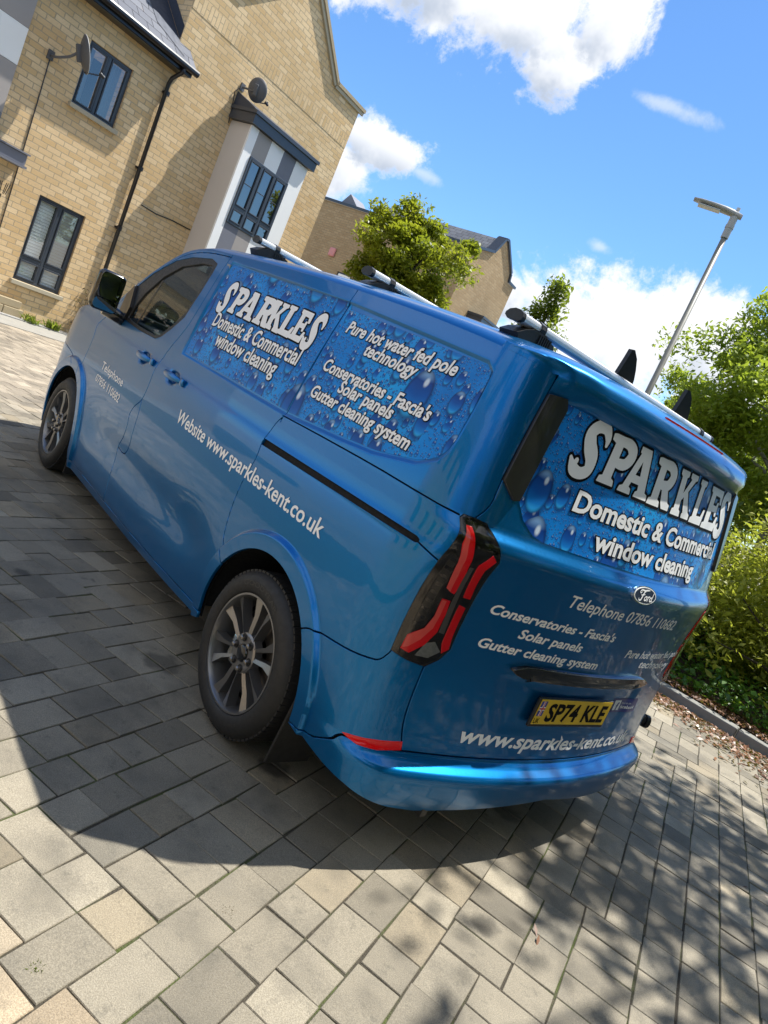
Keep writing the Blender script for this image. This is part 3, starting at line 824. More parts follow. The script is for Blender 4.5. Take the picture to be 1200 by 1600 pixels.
# ---- vinyl panels
decal('window_graphic',[GS],[],.0012,MAT['drops'],VP['sliding_door'],.03)
gq=[(min(u,1.2975),z) for u,z in GQ]; gq[0]=(1.2975,1.748);gq[-1]=(1.2975,1.238)
gs2=[(2.495,1.754),(1.3115,1.750),(1.3115,1.238),(2.460,1.231)]
bpy.data.objects.remove(VP['sliding_door'].children[0])
decal('window_graphic',[gs2],[],.0012,MAT['drops'],VP['sliding_door'],.03)
decal('window_graphic',[gq],[],.0012,MAT['drops'],VP['upper_quarter'],.03)
TW=[(.000,1.69),(.004,1.345),(-.056,1.283),(-.126,1.246),(-.181,1.237),(-.45,1.237),(-.85,1.237)]
TWf=TW+[(2*UC-u,z) for u,z in TW[-2::-1]]
decal('window_graphic',[TWf],[],.0012,MAT['drops'],VP['tailgate'],.03)
# black trims each side of the tail window
TRIM=[(.073,1.680),(.004,1.690),(-.016,1.66),(.002,1.338),(.020,1.332),(.083,1.380)]
decal('window_side_trim',[TRIM],[],.014,MAT['trim_black'],VP['tailgate'],.03,thick=.035,mirror=True)
# tail handle strip
HND=[(-.335,.783),(-.40,.800),(-.47,.804),(UC,.804)]; HNB=[(UC,.758),(-.47,.758),(-.40,.762),(-.36,.770)]
HN=HND+[(2*UC-u,z) for u,z in HND[-2::-1]]+[(2*UC-u,z) for u,z in HNB[::-1]]+HNB[1:]
o=decal('tailgate_handle',[HN],[],.022,MAT['gloss_black'],VP['tailgate'],.03,thick=.04)
# crease wings beside the handle
# ---- tail light
def taillight(mir):
    f=(lambda p:[(2*UC-u,z) for u,z in p]) if mir else (lambda p:p)
    ins=[(u+(.085-u)*.035,z+(.98-z)*.012) for u,z in TL]
    h=decal('tail_light',[f(ins)],[],-.001,MAT['smoke_lens'],VAN,.03,thick=.02)
    red1=[(.158,1.208),(.136,1.208),(.104,1.150),(.079,1.108),(.054,1.037),(.057,.988),(.075,.992),(.100,1.06),(.112,1.094),(.134,1.122),(.152,1.15)]
    fac=[(.161,1.205),(.150,1.15),(.134,1.120),(.118,1.09),(.108,1.05),(.096,1.0),(.076,.992),(.085,1.05),(.10,1.105),(.128,1.15),(.143,1.19)]
    red2=[(.085,.960),(.055,.961),(.045,.915),(.040,.848),(.062,.795),(.105,.754),(.142,.760),(.138,.809),(.083,.852),(.077,.897)]
    fac2=[(.085,.958),(.068,.959),(.062,.905),(.062,.858),(.085,.810),(.118,.775),(.140,.765),(.138,.809),(.092,.850),(.081,.897)]
    red3=[(.028,1.149),(.006,1.134),(.014,1.094),(.007,1.043),(-.004,.987),(.020,.987),(.032,1.049),(.044,1.103)]
    red4=[(.017,.957),(-.007,.953),(-.014,.892),(-.020,.846),(-.030,.802),(-.009,.782),(.004,.815),(.008,.861)]
    for p in (red1,red2,red3,red4): decal('red_segment',[f(p)],[],.0015,MAT['red_lens'],h,.02,thick=.004)
    for p in (fac,fac2): decal('lit_facet',[f(p)],[],.0028,MAT['pink_lens'],h,.02)
    decal('centre_bar',[f([(.068,1.090),(.053,1.091),(.015,.848),(.036,.849)])],[],.002,MAT['grey_lens'],h,.03)
    decal('reverse_lamp',[f([(.06,.803),(.03,.815),(-.002,.785),(.03,.755),(.08,.752)])],[],.001,MAT['clear_lens'],h,.02)
    rb=[]
    for k in range(9):
        t=k/8; u0,z0=.150-.010*t,1.10-.24*t; rb.append([(u0,z0),(u0-.030,z0-.004),(u0-.030,z0-.016),(u0,z0-.012)])
    decal('ribbed_panel',[f(q) for q in rb],[],.0006,MAT['gloss_black'],h,.05)
    decal('ribbed_frame',[f([(.156,1.112),(.122,1.10),(.106,.874),(.143,.850)])],[],.0003,MAT['trim_black'],h,.03)
    decal('top_facet',[f([(.134,1.222),(.082,1.220),(.054,1.205),(.030,1.160),(.062,1.126),(.086,1.131)])],[],.0005,MAT['gloss_black'],h,.03)
    decal('lens_cover',[f(ins)],[],.009,MAT['lens_cover'],h,.03)
    return h
MAT['lens_cover']=glass('clear_lens_cover',(.96,.95,.95),0.,.5,0.)
taillight(False); taillight(True)
# ---- reflector in bumper, rail trough, plate, badge
decal('bumper_reflector',[REFL],[],.003,MAT['red_lens'],VAN,.02,thick=.008,mirror=True)
decal('rail_channel',[[(u+(.0),z) for u,z in [(1.36,1.058),(1.36,1.102),(.29,1.116),(.28,1.080)]]],[],-.013,MAT['cavity'],VP['quarter_panel'],.05,mirror=False)
def frame_at(u,z,off):
    p,n=onsurf(u,z,off); x=Vector((0,0,1)).cross(n).normalized(); y=n.cross(x); return p,Matrix((x,y,n)).transposed()
def flat_text(name,s,o,R,x0,y0,w,h,off,mat,par,bold=0.,shear=0.,caph=CAPH):
    V,F=text_mesh(s,bold,shear); a=min(v[0] for v in V);b=max(v[0] for v in V); lo=min(v[1] for v in V)
    P=[o+R@Vector((x0+(x-a)/(b-a)*w,y0+y/caph*h,off)) for x,y in V]
    return mesh_obj(name,P,F,mat,par)
pc,PR=frame_at(-.828,.634,.012)
px_=PR@Vector((1,0,0))
b=MB(); b.box(pc,(.526,.124,.014),PR,bev=.004); plate=b.build('number_plate',MAT['black_plastic'],VAN)
b=MB(); b.box(pc+PR@Vector((0,.004,.0065)),(.508,.106,.004),PR); pf=b.build('plate_face',MAT['plate_yellow'],plate)
flat_text('plate_lettering','SP74',pc,PR,-.185,-.034,.215,.076,.0092,MAT['black_vinyl'],plate,bold=.034)
flat_text('plate_lettering','KLE',pc,PR,.068,-.034,.165,.076,.0092,MAT['black_vinyl'],plate,bold=.034)
fb=MB(); fo=lambda x,y,w,h,z,mi: fb.box(pc+PR@Vector((x,y,z)),(w,h,.0006),PR,mi=mi)
fo(-.231,.018,.036,.062,.0090,0); fo(-.231,.018,.036,.014,.0094,1); fo(-.231,.018,.011,.062,.0097,1); fo(-.231,.018,.036,.007,.0100,2); fo(-.231,.018,.005,.062,.0103,2)
fb.build('flag_emblem',[MAT['flag_blue'],MAT['white_vinyl'],MAT['flag_red']],plate)
flat_text('plate_lettering','UK',pc,PR,-.249,-.044,.036,.022,.0092,MAT['black_vinyl'],plate,bold=.01)
# oval badge
bc,BR=frame_at(-.842,1.174,.004)
def ell(a,b,n=40): return [(a*math.cos(2*math.pi*k/n),b*math.sin(2*math.pi*k/n)) for k in range(n)]
bm_=MB()
for (a,bb,z0,z1,mi) in ((.088,.036,-.006,.006,0),(.0835,.0325,-.006,.0072,1),(.079,.029,-.006,.0078,2)):
    bm_.prism([bc+BR@Vector((x,y,0)) for x,y in ell(a,bb)],BR@Vector((0,0,1)),z0,z1,mi=mi)
bad=bm_.build('maker_badge',[MAT['chrome'],MAT['white_vinyl'],MAT['badge_blue']],VAN)
def script(polys,off,name,mat,par):
    vs_,tr_=cdt(polys,[],0,grid=False)
    mesh_obj(name,[bc+BR@Vector((x,y,off)) for x,y in vs_],tr_,mat,par)
sc=.001
F_=[(-26,12,1.5),(-33,6,3),(-38,10,3),(-30,17,4.5),(-14,16,5),(4,19,5),(18,20,2)]
strokes=[F_,[(-4,16,3),(-14,8,5),(-20,-6,5.5),(-26,-17,5),(-36,-17,3.5),(-38,-11,2)],[(-28,0,2),(-18,1,3.5),(-6,4,2)],
 [(2,-2,3),(-4,-8,4),(-3,-15,4),(5,-14,4),(9,-7,4),(5,-1,3),(12,-3,1.6),(17,-2,2)],[(18,-1,3),(14,-15,4.5)],[(17,-6,2),(23,0,3.5),(27,-2,3)],
 [(38,-2,3),(31,-4,4),(28,-12,4),(33,-16,3.5),(40,-9,3)],[(47,14,3),(40,-8,4),(40,-15,3.5),(48,-13,1.5)]]
pol=[]
for s_ in strokes: pol+=stroke([(x*sc*1.25+.000,y*sc*1.15,w*sc*1.25) for x,y,w in s_],4)
script(pol,.0092,'badge_script',MAT['white_vinyl'],bad)
# ---- sliding text
wv=MAT['white_vinyl']; kb=MAT['black_vinyl']
SD=VP['sliding_door'];UQ=VP['upper_quarter'];TG=VP['tailgate']
def T(s,A,B,h,par,bold=.02,shear=0,edge=None,off=.0016,dz=0):
    return text_on_chart('lettering',s,A,B,(A[0]+dz,A[1]+h),off,wv,par,bold,shear,edge,kb)
T('Telephone',(3.475,.868),(3.026,.862),.052,VP['front_door'],.012,0)
T('07856 110682',(3.500,.778),(2.990,.768),.050,VP['front_door'],.012,0)
T('Website www.sparkles-kent.co.uk',(2.167,.910),(.716,.908),.068,VP['sliding_door'],.016,0)
E_=.046
T('Domestic & Commercial',(2.330,1.423),(1.420,1.423),.076,SD,.024,0,E_,.0042)
T('window cleaning',(2.200,1.340),(1.542,1.337),.074,SD,.024,0,E_,.0042)
T('Pure hot water fed pole',(1.225,1.630),(.534,1.618),.052,UQ,.028,.14,E_,.0042)
T('technology',(1.040,1.572),(.705,1.562),.052,UQ,.028,.14,E_,.0042)
T('Conservatories - Fascia\'s',(1.229,1.456),(.530,1.446),.052,UQ,.028,.10,E_,.0042)
T('Solar panels',(1.061,1.402),(.702,1.396),.052,UQ,.028,.10,E_,.0042)
T('Gutter cleaning system',(1.215,1.340),(.548,1.329),.052,UQ,.028,.10,E_,.0042)
T('Domestic & Commercial',(-.256,1.373),(-1.600,1.385),.073,TG,.030,0,E_,.0042)
T('window cleaning',(-.442,1.272),(-1.354,1.280),.070,TG,.030,0,E_,.0042)
T('Telephone 07856 110682',(-.425,1.057),(-1.341,1.045),.050,TG,.012,0)
T("Conservatories - Fascia's",(-.105,.961),(-.850,.957),.037,TG,.026,.15)
T('Solar panels',(-.288,.899),(-.665,.893),.037,TG,.026,.15)
T('Gutter cleaning system',(-.133,.836),(-.836,.830),.037,TG,.026,.15)
T('Pure hot water fed pole',(-1.013,.896),(-1.690,.896),.037,TG,.022,.18)
T('technology',(-1.206,.851),(-1.620,.838),.037,TG,.022,.18)
T('www.sparkles-kent.co.uk',(-.246,.476),(-1.560,.452),.062,TG,.026,.25)
# social sticker
decal('social_sticker',[[(-1.165,.692),(-1.44,.684),(-1.455,.618),(-1.19,.622)]],[],.0015,MAT['sticker_blue'],TG,.03)
decal('sticker_square',[[(-1.185,.684),(-1.255,.681),(-1.262,.632),(-1.195,.634)]],[],.0026,wv,TG,.05)
text_on_chart('lettering','f',(-1.215,.636),(-1.240,.636),(-1.215,.672),.0036,MAT['sticker_blue'],TG,.05)
T('Find us on',(-1.272,.661),(-1.365,.659),.011,TG,.0,0,None,.0028)
T('facebook',(-1.272,.640),(-1.425,.636),.016,TG,.02,0,None,.0028)
# big name, side and rear
def cells(x0,x1,zb,zt,slant,widths,fan=0):
    tot=sum(widths);u=x0;out=[]
    for ch,w in zip('SPARKLES',widths):
        w2=(x1-x0)*w/tot; out.append((ch,(u,zb),(u+w2*.93,zb),(u+slant,zt))); u+=w2
    return out
def place(lst,zb,zt,ext=()):
    out=[]
    for ch,a,b,t in lst: out.append((ch,(a,zb),(b,zb),(t,zt)))
    return out
side=[('S',2.398,2.262,2.398),('P',2.262,2.118,2.258),('A',2.142,1.972,2.142),('R',1.972,1.808,1.972),('K',1.836,1.690,1.862),('L',1.716,1.580,1.720),('E',1.598,1.478,1.606),('S',1.490,1.365,1.490)]
cl=[(c,(a,1.520),(a+(b-a)*.93,1.516),(t,1.656)) if c!='S' else (c,(a,1.500),(a+(b-a)*.96,1.498),(t,1.668)) for c,a,b,t in side]
big_name(cl,.0085,.0028,SD,0)
rear=[('S',-.128,-.325,-.128),('P',-.310,-.505,-.315),('A',-.462,-.668,-.462),('R',-.672,-.868,-.672),('K',-.896,-1.085,-.890),('L',-1.100,-1.262,-1.120),('E',-1.258,-1.480,-1.285),('S',-1.462,-1.690,-1.462)]
cl=[(c,(a,1.497),(b,1.500),(t,1.668)) if c!='S' else (c,(a,1.478),(b,1.482),(t,1.682)) for c,a,b,t in rear]
big_name(cl,.012,.0028,TG,0)
# ---- glass, window frame, interior
def ring(outp,inp,off,mat,name,par,thick,mir):
    return decal(name,[outp],[inp],off,mat,par,.03,thick=thick,mirror=mir)
ring([(u+(3.05-u)*.006,z+(1.48-z)*.012) for u,z in GLASSF],GLASSI,-.004,MAT['black_plastic'],'window_frame',VP['front_door'],.02,True)
decal('window_glass',[GLASSI],[],-.012,MAT['van_glass'],VP['front_door'],.04,mirror=True)
decal('frame_seal',[[(3.30,1.225),(3.275,1.225),(3.235,1.545),(3.26,1.53)]],[],-.010,MAT['trim_black'],VP['front_door'],.04)
it=MB()
it.box((2.52,0,1.10),(.04,1.80,1.30),mi=0)           # bulkhead
it.box((3.25,0,.52),(1.5,1.84,.04),mi=1)
it.box((3.72,0,1.02),(.55,1.72,.34),mi=1,bev=.08)     # dashboard
it.box((3.62,.0,1.19),(.50,1.66,.05),mi=1,bev=.02)
inter=it.build('cabin_interior',[MAT['liner'],MAT['dash']],VAN)
for y in (.52,-.52):
    st=MB(); st.box((2.95,y,.80),(.50,.50,.16),bev=.05); st.box((2.70,y,1.12),(.15,.48,.60),Matrix.Rotation(math.radians(-10),3,'Y'),bev=.05); st.box((2.62,y,1.50),(.09,.26,.18),bev=.04)
    st.build('seat',MAT['seat'],VAN)
wh=MB(); cs=Vector((3.33,-.42,1.13)); Rw=Matrix.Rotation(math.radians(-62),3,'Y')
wh.tube([cs+Rw@Vector((.19*math.cos(a),.19*math.sin(a),0)) for a in np.linspace(0,2*math.pi,33)],.016,8,cap=False)
for a in (0,2.1,4.2): wh.tube([cs,cs+Rw@Vector((.19*math.cos(a),.19*math.sin(a),0))],.014,6)
wh.sphere(cs,.05); wh.build('steering_wheel',MAT['dash'],VAN,smooth=True)
for y in (.93,-.93):
    dc=MB(); dc.box((3.2,y,1.02),(.9,.05,.30),bev=.02); dc.build('door_card',MAT['dash'],VAN)
# ---- handles on the doors
for hx,par in ((2.90,VP['front_door']),(2.43,VP['sliding_door'])):
    bm=bmesh.new(); nU,nV=16,8; G_=[]
    for i in range(nU+1):
        t=i/nU; e=math.sin(math.pi*t)**.35 if 0<t<1 else 0
        row=[]
        for j in range(nV):
            q=2*math.pi*j/nV; p,n=onsurf(hx+.125-.25*t,1.090+.021*e*math.sin(q),0); p0_,n0=onsurf(hx+.125-.25*t,1.090,0)
            row.append(bm.verts.new(Vector((p.x,1.0,p.z))+Vector((0,WZ(1.09)-1.0-.004+.026*math.sin(math.pi*t)**.5+.010*e*math.cos(q),0))))
        G_.append(row)
    for i in range(nU):
        for j in range(nV): bm.faces.new((G_[i][j],G_[i][(j+1)%nV],G_[i+1][(j+1)%nV],G_[i+1][j]))
    bmesh.ops.recalc_face_normals(bm,faces=bm.faces[:]); me=bpy.data.meshes.new('handle'); bm.to_mesh(me); bm.free(); me.materials.append(MAT['paint'])
    for p in me.polygons: p.use_smooth=True
    o=bpy.data.objects.new('handle',me); scn.collection.objects.link(o); attach(o,par)
    h=MB(); p,n=onsurf(hx-.150,1.090,.006); h.box(p,(.045,.020,.040),bev=.008); h.build('handle_end',MAT['paint'],par,auto=40)
# ---- door mirrors
def mirror_unit(sy):
    m=MB(); c=Vector((3.50,1.150,1.335)); Rm=Matrix.Rotation(math.radians(3),3,'Z')@Matrix.Rotation(math.radians(-2),3,'Y')
    bm=bmesh.new(); bmesh.ops.create_cube(bm,size=1)
    for v in bm.verts: v.co=Vector((v.co.x*.13,v.co.y*.185,v.co.z*.265))
    for v in bm.verts:
        if v.co.x>0: v.co.y*=.75; v.co.z*=.8
    bmesh.ops.bevel(bm,geom=bm.edges[:],offset=.045,segments=4,affect='EDGES',profile=.6)
    bm.verts.index_update(); V=[c+Rm@v.co for v in bm.verts]; F=[[q.index for q in f.verts] for f in bm.faces]; bm.free()
    flip=lambda vs_:[Vector((v.x,v.y*sy,v.z)) for v in vs_]
    m.add(flip(V),F); m.add(*(lambda q:(flip(q.v and [Vector(a) for a in q.v]),q.f))(MB().tube([c+Vector((.03,-.04,-.10)),Vector((3.52,1.00,1.205)),Vector((3.53,.95,1.20))],[.05,.04,.05],10)))
    o=m.build('door_mirror',MAT['gloss_black'],VAN,smooth=True)
    g=MB()
    def plate_(z0,z1,y0,y1,x):
        pts=[];n=6;r=.026
        for (cy,cz,a0) in ((y1-r,z1-r,0),(y0+r,z1-r,90),(y0+r,z0+r,180),(y1-r,z0+r,270)):
            for k in range(n): a=math.radians(a0+90*k/(n-1)); pts.append((cy+r*math.cos(a),cz+r*math.sin(a)))
        return [c+Rm@Vector((x,a,b)) for a,b in pts]
    ax=Rm@Vector((-1,0,0)); ax.y*=1
    for z0,z1 in ((-.040,.115),(-.112,-.047)):
        q=MB().prism(plate_(z0,z1,-.075,.075,-.067),ax,-.004,.004); g.add(flip([Vector(a) for a in q.v]),q.f)
    g.build('mirror_glass',MAT['mirror'],o)
mirror_unit(1); mirror_unit(-1)
sp=MB(); sp.prism([Vector(surf1(u,z))+Vector((0,.004,0)) for u,z in ((3.60,1.20),(3.62,1.36),(3.56,1.44),(3.46,1.30),(3.46,1.215))],(0,1,0),-.01,.012); sp.build('mirror_base',MAT['trim_black'],VAN)
# ---- roof bars
def roof_bar(x,z,label_feet):
    prof=[(-.040,.0),(-.036,.012),(-.020,.019),(.005,.021),(.028,.015),(.040,.004),(.040,-.004),(.024,-.014),(-.024,-.016),(-.038,-.010)]
    b=MB(); b.prism([(x+px,-.775,z+pz) for px,pz in prof],(0,1,0),0,1.55)
    o=b.build('roof_bar',MAT['alu'],VAN,auto=35)
    for y in (.775,-.775):
        s=1 if y>0 else -1
        c=MB(); c.prism([(x+px*1.06,y,z+pz*1.12) for px,pz in prof],(0,s,0),-.012,.006); c.build('end_cap',MAT['black_plastic'],o)
        # foot under a black clamp collar
        k=MB(); yf=.655*s
        k.prism([(x+px*1.12,yf,z+pz*1.22) for px,pz in prof],(0,1,0),-.014,.014)
        yo=[.775,.74,.70,.64,.58,.555]; zt=[-.052,-.030,-.014,-.013,-.030,-.058]
        zr=z-.092
        poly=[(yo[i],z+zt[i]) for i in range(6)]+[(.56,zr),(.745,zr-.004)]
        k.prism([(x,py*s,pz) for py,pz in poly],(1,0,0),-.046,.046)
        for i in range(6): k.prism([(x-.0462-.004*0,(.60+.012*i)*s,z-.02-.0*i),(x-.0462,(.606+.012*i)*s,z-.02),(x-.0462,(.606+.012*i)*s,z-.082),(x-.0462,(.60+.012*i)*s,z-.082)],(1,0,0),-.004,.0935)
        k.build('mounting_foot',MAT['black_plastic'],o)
    g=MB(); g.box((x,0,z+.0205),(.010,1.50,.003)); g.build('rubber_strip',MAT['black_plastic'],o)
    return o
bars=[roof_bar(.53,1.893,0),roof_bar(1.457,1.917,0),roof_bar(2.581,1.940,0)]
for y in (.035,-.485):
    f=MB(); x=.51;z=1.905
    prof=[(q*.85,w*.9) for q,w in [(-.055,0),(.055,0),(.05,.03),(.035,.07),(.012,.115),(-.02,.145),(-.035,.142),(-.040,.10),(-.048,.045)]]
    f.prism([(x+.03-a*.25,y-a*1.05,z+b) for a,b in prof],(1,-.2,0),-.011,.011)
    f.box((x+.03,y+.02,z-.002),(.05,.075,.022),bev=.004)
    f.tube([(x,y+.01,z-.02),(x-.01,y+.015,z-.055)],.013,8)
    f.build('ladder_stop',MAT['black_plastic'],bars[0],auto=35)
# ---- wheels
def arc_text(o,R,s,r,h,a0,a1,par,mat):
    V,F=text_mesh(s,.02); x0=min(v[0] for v in V);x1=max(v[0] for v in V); P=[]
    for x,y in V:
        a=math.radians(a0+(a1-a0)*(x-x0)/(x1-x0)); rr=r+h*y/CAPH; P.append(o+R@Vector((rr*math.cos(a),rr*math.sin(a),0)))
    return mesh_obj('tyre_lettering',P,F,mat,par)
def wheel(cx,sy,rot):
    O=Vector((cx,sy*1.022,HUBZ)); ax=Vector((0,sy,0))
    w=empty('wheel',(cx,sy*.9,HUBZ)); attach(w,VAN)
    t=MB(); t.lathe([(q,w) for q,w in [(.234,-.012),(.238,.004),(.244,.008),(.262,.013),(.284,.013),(.304,.006),(.318,-.008),(.326,-.024),(.3305,-.048),(.3305,-.19),(.325,-.212),(.29,-.225),(.24,-.215),(.234,-.20)]],O,ax,72)
    ty=t.build('tyre',MAT['rubber'],w,smooth=True)
    tr=MB()
    for k in range(72):
        a=2*math.pi*k/72; c=O+Vector((math.cos(a)*.3262,-sy*.034,math.sin(a)*.3262)); Rr=Matrix.Rotation(-a,3,'Y')
        tr.box(c,(.009,.036,.021),Rr)
    tr.build('tread_block',MAT['rubber'],w)
    Rt=Matrix(((-sy,0,0),(0,0,sy),(0,1,0))) if True else None
    arc_text(O+ax*.0148,Matrix(((-sy,0,0),(0,0,sy),(0,1,0))),'GOODYEAR',.266,.020,120,62,w,MAT['tyre_text'])
    arc_text(O+ax*.0148,Matrix(((-sy,0,0),(0,0,sy),(0,1,0))),'215/60 R17C',.268,.011,310,285,w,MAT['tyre_text'])
    r=MB()
    r.lathe([(q*1.03,w) for q,w in [(.2285,-.10),(.2285,-.004),(.2275,.004),(.220,.004),(.215,-.006),(.211,-.03),(.206,-.10)]],O,ax,72)
    X=Vector((1,0,0)) if sy>0 else Vector((-1,0,0)); Y=Vector((0,0,1))
    def pt(rad,ang,dep): return O+X*(rad*math.cos(ang))+Y*(rad*math.sin(ang))+ax*dep
    for k in range(6):
        base=rot+k*math.pi/3
        for s in (-1,1):
            a0=base+s*.30/1.0*.55; 
            pts_o=[(.050,s*.44),(.10,s*.285),(.155,s*.240),(.222,s*.300)]; pts_i=[(.058,s*.13),(.10,s*.145),(.155,s*.125),(.222,s*.130)]
            fo_=[pt(rr,base+aa,-.016 if i<1 else -.012+.006*(i==3)) for i,(rr,aa) in enumerate(pts_o)]; fi_=[pt(rr,base+aa,-.020+.006*(i==3)) for i,(rr,aa) in enumerate(pts_i)]
            V=fo_+fi_+[p-ax*.045 for p in fo_]+[p-ax*.045 for p in fi_]
            F=[(i,i+1,4+i+1,4+i) for i in range(3)]+[(i,i+1,8+i+1,8+i) for i in range(3)]+[(4+i,4+i+1,12+i+1,12+i) for i in range(3)]
            r.add(V,F)
    r.lathe([(.082,-.05),(.080,-.017),(.072,-.012),(.036,-.013),(.034,-.018)],O,ax,48)
    ro=r.build('rim',MAT['rim'],w,auto=30)
    d=MB(); d.lathe([(.034,-.02),(.033,-.006),(.026,-.003),(.001,-.002)],O,ax,32); d.build('centre_cap',MAT['gloss_black'],w,smooth=True)
    for k in range(6):
        n_=MB(); a=rot+math.pi/6+k*math.pi/3; c=pt(.060,a,0); n_.lathe([(.017,-.0105),(.0106,-.0100)],c,ax,14,mi=1); n_.lathe([(.0105,-.0100),(.0105,.004),(.008,.008),(.0001,.009)],c,ax,6)
        n_.build('wheel_nut',[MAT['nut'],MAT['rim_dark']],w)
    dk=MB(); dk.lathe([(.20,-.105),(.05,-.10)],O,ax,40,mi=0); dk.lathe([(.150,-.095),(.152,-.075),(.075,-.073),(.07,-.09)],O,ax,40,mi=1)
    dk.box(O+X*.115-Y*.05-ax*.075,(.09,.05,.12),bev=.012,mi=2); dk.build('brake',[MAT['rim_dark'],MAT['disc'],MAT['clear_lens']],w)
for hx in (HUBX,HUBX+WBASE):
    for sy in (1,-1): wheel(hx,sy,math.radians(36 if hx<2 else 25))
    for sy in (1,-1):
        V=[];F=[];nn=40
        for k in range(nn+1):
            t=math.radians(-2+184*k/nn); 
            for rr,dy in ((RA+.012,0),(RA+.012,-.45),(.05,-.45)): V.append((hx+rr*math.cos(t),sy*(1.0+dy),HUBZ+rr*math.sin(t)))
        for k in range(nn): F+=[(k*3,k*3+1,k*3+4,k*3+3),(k*3+1,k*3+2,k*3+5,k*3+4)]
        mesh_obj('arch_liner',V,F,MAT['cavity'],VAN)
# mud flaps, underside, tow socket, sensors
for sy in (1,-1):
    f=MB(); f.box((.535,.885*sy,.235),(.012,.20,.30),Matrix.Rotation(math.radians(-4),3,'Y'),bev=.004); f.build('mud_flap',MAT['rubber'],VAN)
    f=MB(); f.box((3.60,.90*sy,.17),(.012,.18,.16),bev=.004); f.build('mud_flap',MAT['rubber'],VAN)
u_=MB(); u_.box((2.45,0,.33),(4.3,1.62,.16)); u_.box((2.45,0,.26),(1.9,1.80,.06)); u_.build('underbody',MAT['cavity'],VAN)
tk=MB(); tk.tube([(.14,.60,.30),(.12,.60,.215)],.016,8); tk.box((.12,.60,.20),(.05,.03,.03)); tk.build('tow_eye',MAT['black_plastic'],VAN)
tk=MB(); tk.tube([(.15,-.60,.30),(.13,-.60,.22)],.014,8); tk.box((.13,-.60,.21),(.035,.03,.03)); tk.build('tow_eye',MAT['black_plastic'],VAN)
tk=MB(); p=Vector((.26,-.92,.505)); tk.tube([p+Vector((.06,.10,.0)),p,p+Vector((-.03,-.05,-.005))],[.028,.030,.026],12); tk.tube([p+Vector((-.03,-.05,-.005)),p+Vector((-.042,-.068,-.006))],[.034,.034],12); tk.build('hose_connector',MAT['black_plastic'],VAN,smooth=False)
# ------------------------------------------------------------ setting materials
def attr_color(N,name='tone'):
    a=N.n('ShaderNodeAttribute'); a.attribute_name=name; return a.outputs['Color']
def set_tone(o,cols):
    at=o.data.color_attributes.new('tone','FLOAT_COLOR','POINT')
    c=np.ones((len(o.data.vertices),4),np.float32); c[:,:3]=cols; at.data.foreach_set('color',c.ravel())
def paver_mat():
    m,N,b=new_mat('concrete_pavers'); P_=N.n('ShaderNodeTexCoord').outputs['Object']
    base=attr_color(N)
    spk=N.noise(P_,620,2,.6); agg=N.noise(P_,290,4,.65); blot=N.noise(P_,3.2,5,.6); st=N.noise(P_,1.1,4,.65)
    c=N.mix(N.rng(agg,.35,.68),N.mix(.72,base,(.45,.44,.42),'MULTIPLY'),base)
    c=N.mix(N.rng(spk,.60,.74,0,.55),c,(.42,.40,.36))
    c=N.mix(N.rng(spk,.40,.28,0,.6),c,(.035,.033,.03))
    c=N.mix(N.rng(blot,.42,.72,0,.5),c,(.075,.07,.058))
    c=N.mix(N.rng(st,.58,.72,0,.30),c,(.30,.28,.23))
    stains=N.noise(P_,5.5,3,.5)
    big=N.noise(P_,.55,5,.7); c=N.mix(N.rng(big,.50,.68,0,.42),c,N.mix(.6,c,(.04,.04,.042)))
    c=N.mix(N.rng(N.noise(P_,14,5,.75),.56,.70,0,.35),c,(.055,.055,.045))
    c=N.mix(N.rng(stains,.70,.78,0,.55),c,(.03,.028,.024))
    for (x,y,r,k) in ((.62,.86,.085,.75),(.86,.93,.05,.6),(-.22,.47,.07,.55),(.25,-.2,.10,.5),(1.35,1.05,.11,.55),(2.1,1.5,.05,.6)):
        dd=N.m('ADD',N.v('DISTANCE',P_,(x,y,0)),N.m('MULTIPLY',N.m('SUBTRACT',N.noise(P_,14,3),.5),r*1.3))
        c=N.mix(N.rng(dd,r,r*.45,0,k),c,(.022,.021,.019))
    bp=N.n('ShaderNodeBump'); bp.inputs['Strength'].default_value=.55; bp.inputs['Distance'].default_value=.003
    N.l(N.m('ADD',spk,N.m('MULTIPLY',agg,1.2)),bp.inputs['Height'])
    S(b,col=c,rough=N.rng(agg,.3,.7,.62,.85),normal=bp.outputs[0],spec=.35); return m
MAT['paver']=paver_mat()
def joint_mat():
    m,N,b=new_mat('sand_joints'); P_=N.n('ShaderNodeTexCoord').outputs['Object']
    c=N.mix(N.rng(N.noise(P_,2.3,5,.65),.45,.62),(.060,.050,.034),(.075,.095,.022))
    c=N.mix(N.rng(N.noise(P_,60,3),.55,.75,0,.8),c,(.12,.10,.07))
    bp=N.n('ShaderNodeBump'); bp.inputs['Strength'].default_value=1.; bp.inputs['Distance'].default_value=.01; N.l(N.noise(P_,150,3),bp.inputs['Height'])
    S(b,col=c,rough=.95,normal=bp.outputs[0]); return m
MAT['joint']=joint_mat()
